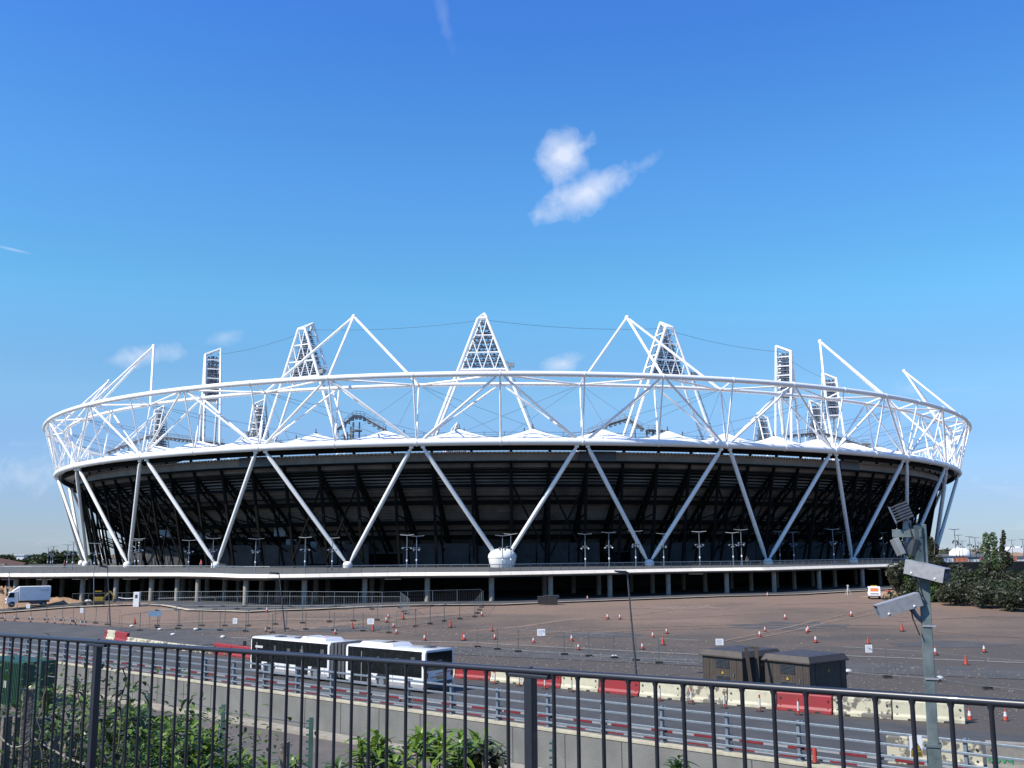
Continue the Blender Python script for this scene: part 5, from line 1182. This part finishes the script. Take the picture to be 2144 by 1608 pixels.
# ---------------------------------------------------------------- plants beyond the railing
def leaf(mb, p, d, L, w, droop=.4):
    d = d.normalized(); side = d.cross(V((0, 0, 1))); side = side.normalized() if side.length > .01 else V((1, 0, 0)); up = side.cross(d)
    pts = []
    for k in range(6):
        t = k/5; c = p+d*L*t-V((0, 0, 1))*droop*L*t*t; ww = w*(math.sin(math.pi*min(1, t*.93+.05))**.8)
        pts += [c-side*ww+up*ww*.35, c, c+side*ww+up*ww*.35]
    mb.add(pts, [f for k in range(5) for f in ((3*k, 3*k+1, 3*k+4, 3*k+3), (3*k+1, 3*k+2, 3*k+5, 3*k+4))])
def rosette(mb, p, ax, n, L, w, rnd):
    for k in range(n):
        a = k*2.4+rnd.random()*.5; el = rnd.uniform(-.1, 1.2)
        d = V((math.cos(a)*math.cos(el), math.sin(a)*math.cos(el), math.sin(el)))
        leaf(mb, p+ax*rnd.uniform(-.5, .3)*L, d, L*rnd.uniform(.7, 1.1), w, rnd.uniform(.2, .7))
def shrub(px, py, Y, spread, n, L, w, m, label, stem=.9, seed=0, group='leafy shrubs beyond the railing', nl=14):
    rnd = random.Random(seed); c = at_y(px, py, Y); t = thing('leafy_shrub', label, 'shrub', (c.x, c.y, gz(c.x, c.y)), group=group); lf = MB(); stm = MB()
    for k in range(n):
        q = c+V((rnd.uniform(-1, 1)*spread, rnd.uniform(-1, 1)*spread*.7, -abs(rnd.gauss(0, 1))*spread*.42))
        base = V((c.x+(q.x-c.x)*.35, c.y+(q.y-c.y)*.35, q.z-stem)); stm.tube([base, base.lerp(q, .5)+V((rnd.uniform(-.03, .03), 0, 0)), q], [.011, .008, .006], 5)
        rosette(lf, q, (q-base).normalized(), nl, L, w, rnd)
    stm.tube([(c.x, c.y, gz(c.x, c.y)-.1), (c.x, c.y, c.z-stem-spread*.3)], [.03, .02], 6)
    stm.build('stems', 'bark', t); lf.build('leaves', m, t)
SH = [(845, 1548, 7.0, .27, 9, .17, .019, 'leafl', 'long leaved bright shrub left of the middle railing post'), (925, 1543, 6.8, .28, 12, .18, .020, 'leafl', 'tallest spiky leaved shrub under the rear of the bus'), (780, 1560, 7.2, .22, 7, .15, .017, 'leafm', 'small spiky shrub beside the toothed post'), (990, 1582, 6.8, .15, 8, .14, .018, 'leafm', 'low shrub tips just left of the middle railing post'),
      (315, 1500, 8.0, .28, 14, .18, .021, 'leafm', 'spiky leaved shrub right of the leftmost railing post'), (375, 1530, 7.6, .26, 12, .16, .020, 'leafl', 'fresh green shrub near the bottom left quarter'), (1035, 1568, 6.6, .09, 4, .12, .024, 'leafb', 'yellowish curled shrub tip beside the middle post'), (1400, 1606, 6.4, .11, 4, .13, .018, 'leafm', 'few long leaves at the bottom right of the middle post'), (560, 1592, 7.4, .20, 8, .12, .016, 'leafl', 'low leaf tips at the bottom below the front of the bus'), (700, 1602, 7.0, .16, 7, .12, .016, 'leafm', 'low leaf tips at the bottom below the bus middle'), (470, 1588, 7.4, .2, 8, .12, .016, 'leafl', 'fresh leafy shrub low between dark shrub and lone stake')]
for k, (px, py, Y, s, n_, L, w, m, lab) in enumerate(SH): shrub(px, py, Y, s, n_, L, w, m, lab, seed=k+3)
# dense bramble bank at the lower left
rnd = random.Random(5); BX = [(20, 1500), (70, 1480), (120, 1490), (170, 1465), (215, 1490), (260, 1520), (300, 1530), (345, 1555), (400, 1565), (450, 1580), (500, 1600), (60, 1560), (140, 1550), (240, 1565), (330, 1585), (10, 1570), (190, 1590), (420, 1605)]
for k in range(18):
    px, py = BX[k]; Y = 6.6+rnd.random()*2.2
    c = at_y(px, py+14, Y); t = thing('bramble_bush', '%s bramble bush from the left on the bank behind the railing' % ORD[sorted(BX).index((px, py))], 'bush', (c.x, c.y, gz(c.x, c.y)), group='bramble bushes on the bank'); lf = MB()
    for j in range(340):
        q = c+V((rnd.gauss(0, .22), rnd.gauss(0, .25), rnd.gauss(-.12, .20))); d = V((rnd.gauss(0, 1), rnd.gauss(0, 1), rnd.gauss(.2, .6))); leaf(lf, q, d, rnd.uniform(.03, .075), rnd.uniform(.010, .02), .4)
    for j in range(160):
        q = c+V((rnd.gauss(0, .24), rnd.gauss(0, .25), rnd.uniform(-.9, -.3))); d = V((rnd.gauss(0, 1), rnd.gauss(0, 1), rnd.gauss(.2, .6))); leaf(lf, q, d, rnd.uniform(.05, .10), rnd.uniform(.015, .028), .4)
    lf.build('leaves', ['leafd', 'leafm', 'leafl', 'leafm'][k % 4], t); st = MB()
    for j in range(6): q = c+V((rnd.gauss(0, .15), rnd.gauss(0, .15), 0)); st.tube([(q.x, q.y, gz(q.x, q.y)-.1), (q.x+rnd.gauss(0, .1), q.y, q.z-.2)], [.012, .006], 5)
    st.build('stems', 'bark', t)
# trailing sprig climbing a bar
for k, (px, py, n_) in enumerate(((258, 1400, 16), (172, 1425, 12), (95, 1440, 8))):
    c = at_y(px, py, 5.6); t = thing('climbing_sprig', 'thin leafy sprig standing against the grey wall, %s from the right' % ORD[k], 'plant', (c.x, c.y, 7.6), group='sprigs against the wall'); lf = MB(); st = MB(); pts = [c+V((rnd.gauss(0, .012), 0, -.055*j)) for j in range(12)]; st.tube(pts, .004, 5)
    for j in range(n_): q = pts[rnd.randrange(10)]; leaf(lf, q, V((rnd.gauss(0, 1), rnd.gauss(0, 1), rnd.gauss(0, .5))), .05, .016, .3)
    st.build('stem', 'bark', t); lf.build('leaves', 'leafd', t)
# timber stakes and wire
for k, (px, y0, Y, w) in enumerate(((60, 1441, 6.4, .060), (79, 1502, 6.8, .05), (143, 1530, 7.0, .04), (12, 1500, 6.6, .06), (37, 1500, 7.2, .05), (597, 1553, 6.9, .05), (118, 1540, 6.5, .035), (600, 1585, 7.4, .03))):
    c = at_y(px, y0, Y); tag(MB().box((c.x, c.y, (c.z+gz(c.x, c.y)-.3)/2), (w, w, c.z-gz(c.x, c.y)+.3), rz=.4+.2*k).build('timber_stake', 'stake', smooth=False, bevel=.004), 'weathered timber stake in the bank, %s' % ['tallest at the far left', 'short one right of the tallest', 'thin one near the left post', 'at the left edge', 'between the edge and the tallest', 'alone below the front of the bus', 'thin one between the left stakes', 'leaning low beside the lone stake'][k], 'stake', 'timber stakes in the bank')
for k, (px, y0, Y) in enumerate(((652, 1502, 12.0), (468, 1475, 13.0), (1160, 1548, 11.5), (313, 1452, 13.5), (85, 1362, 14.0))):
    c = at_y(px, y0, Y); g = gz(c.x, c.y); t = thing('toothed_post', 'slim green steel post with notched edge, %s' % ['under the middle of the bus', 'left of the bus on the bank', 'right of the middle railing post', 'near the left spiky shrub', 'beside the green container'][k], 'post', (c.x, c.y, g), group='notched fence posts on the bank')
    mb = MB(); mb.box((c.x, c.y, (c.z+g)/2), (.045, .03, c.z-g)); mb.build('post', 'greenpost', t, smooth=False); mb = MB(); z = c.z-.04
    while z > c.z-1.4: mb.box((c.x-.035, c.y, z), (.04, .02, .02)); z -= .075
    mb.build('notches', 'greenpost', t, smooth=False)['kind'] = 'stuff'
mb = MB(); 
for (x0, y0, x1, y1, s) in ((95, 1556, 200, 1600, .03), (0, 1540, 60, 1552, .05), (70, 1545, 205, 1610, .02)):
    a, b = at_y(x0, y0, 6.4), at_y(x1, y1, 6.3); mb.tube([a.lerp(b, t/8)-V((0, 0, s*4*(t/8)*(1-t/8))) for t in range(9)], .005, 5)
tag(mb.build('cable_line', 'concrete'), 'pale cable looping through the bramble bank at the lower left', 'cable')
mb = MB(); pl_ = [at_y(95, 1415, 13.9), at_y(313, 1445, 13.5), at_y(468, 1490, 13), at_y(652, 1516, 12)]
for dz in (0, -.45, -.9): mb.tube([q+V((0, 0, dz)) for q in pl_], .006, 4)
tag(mb.build('fence_wire', 'dgrey'), 'thin wires strung between the notched posts on the bank', 'wire')
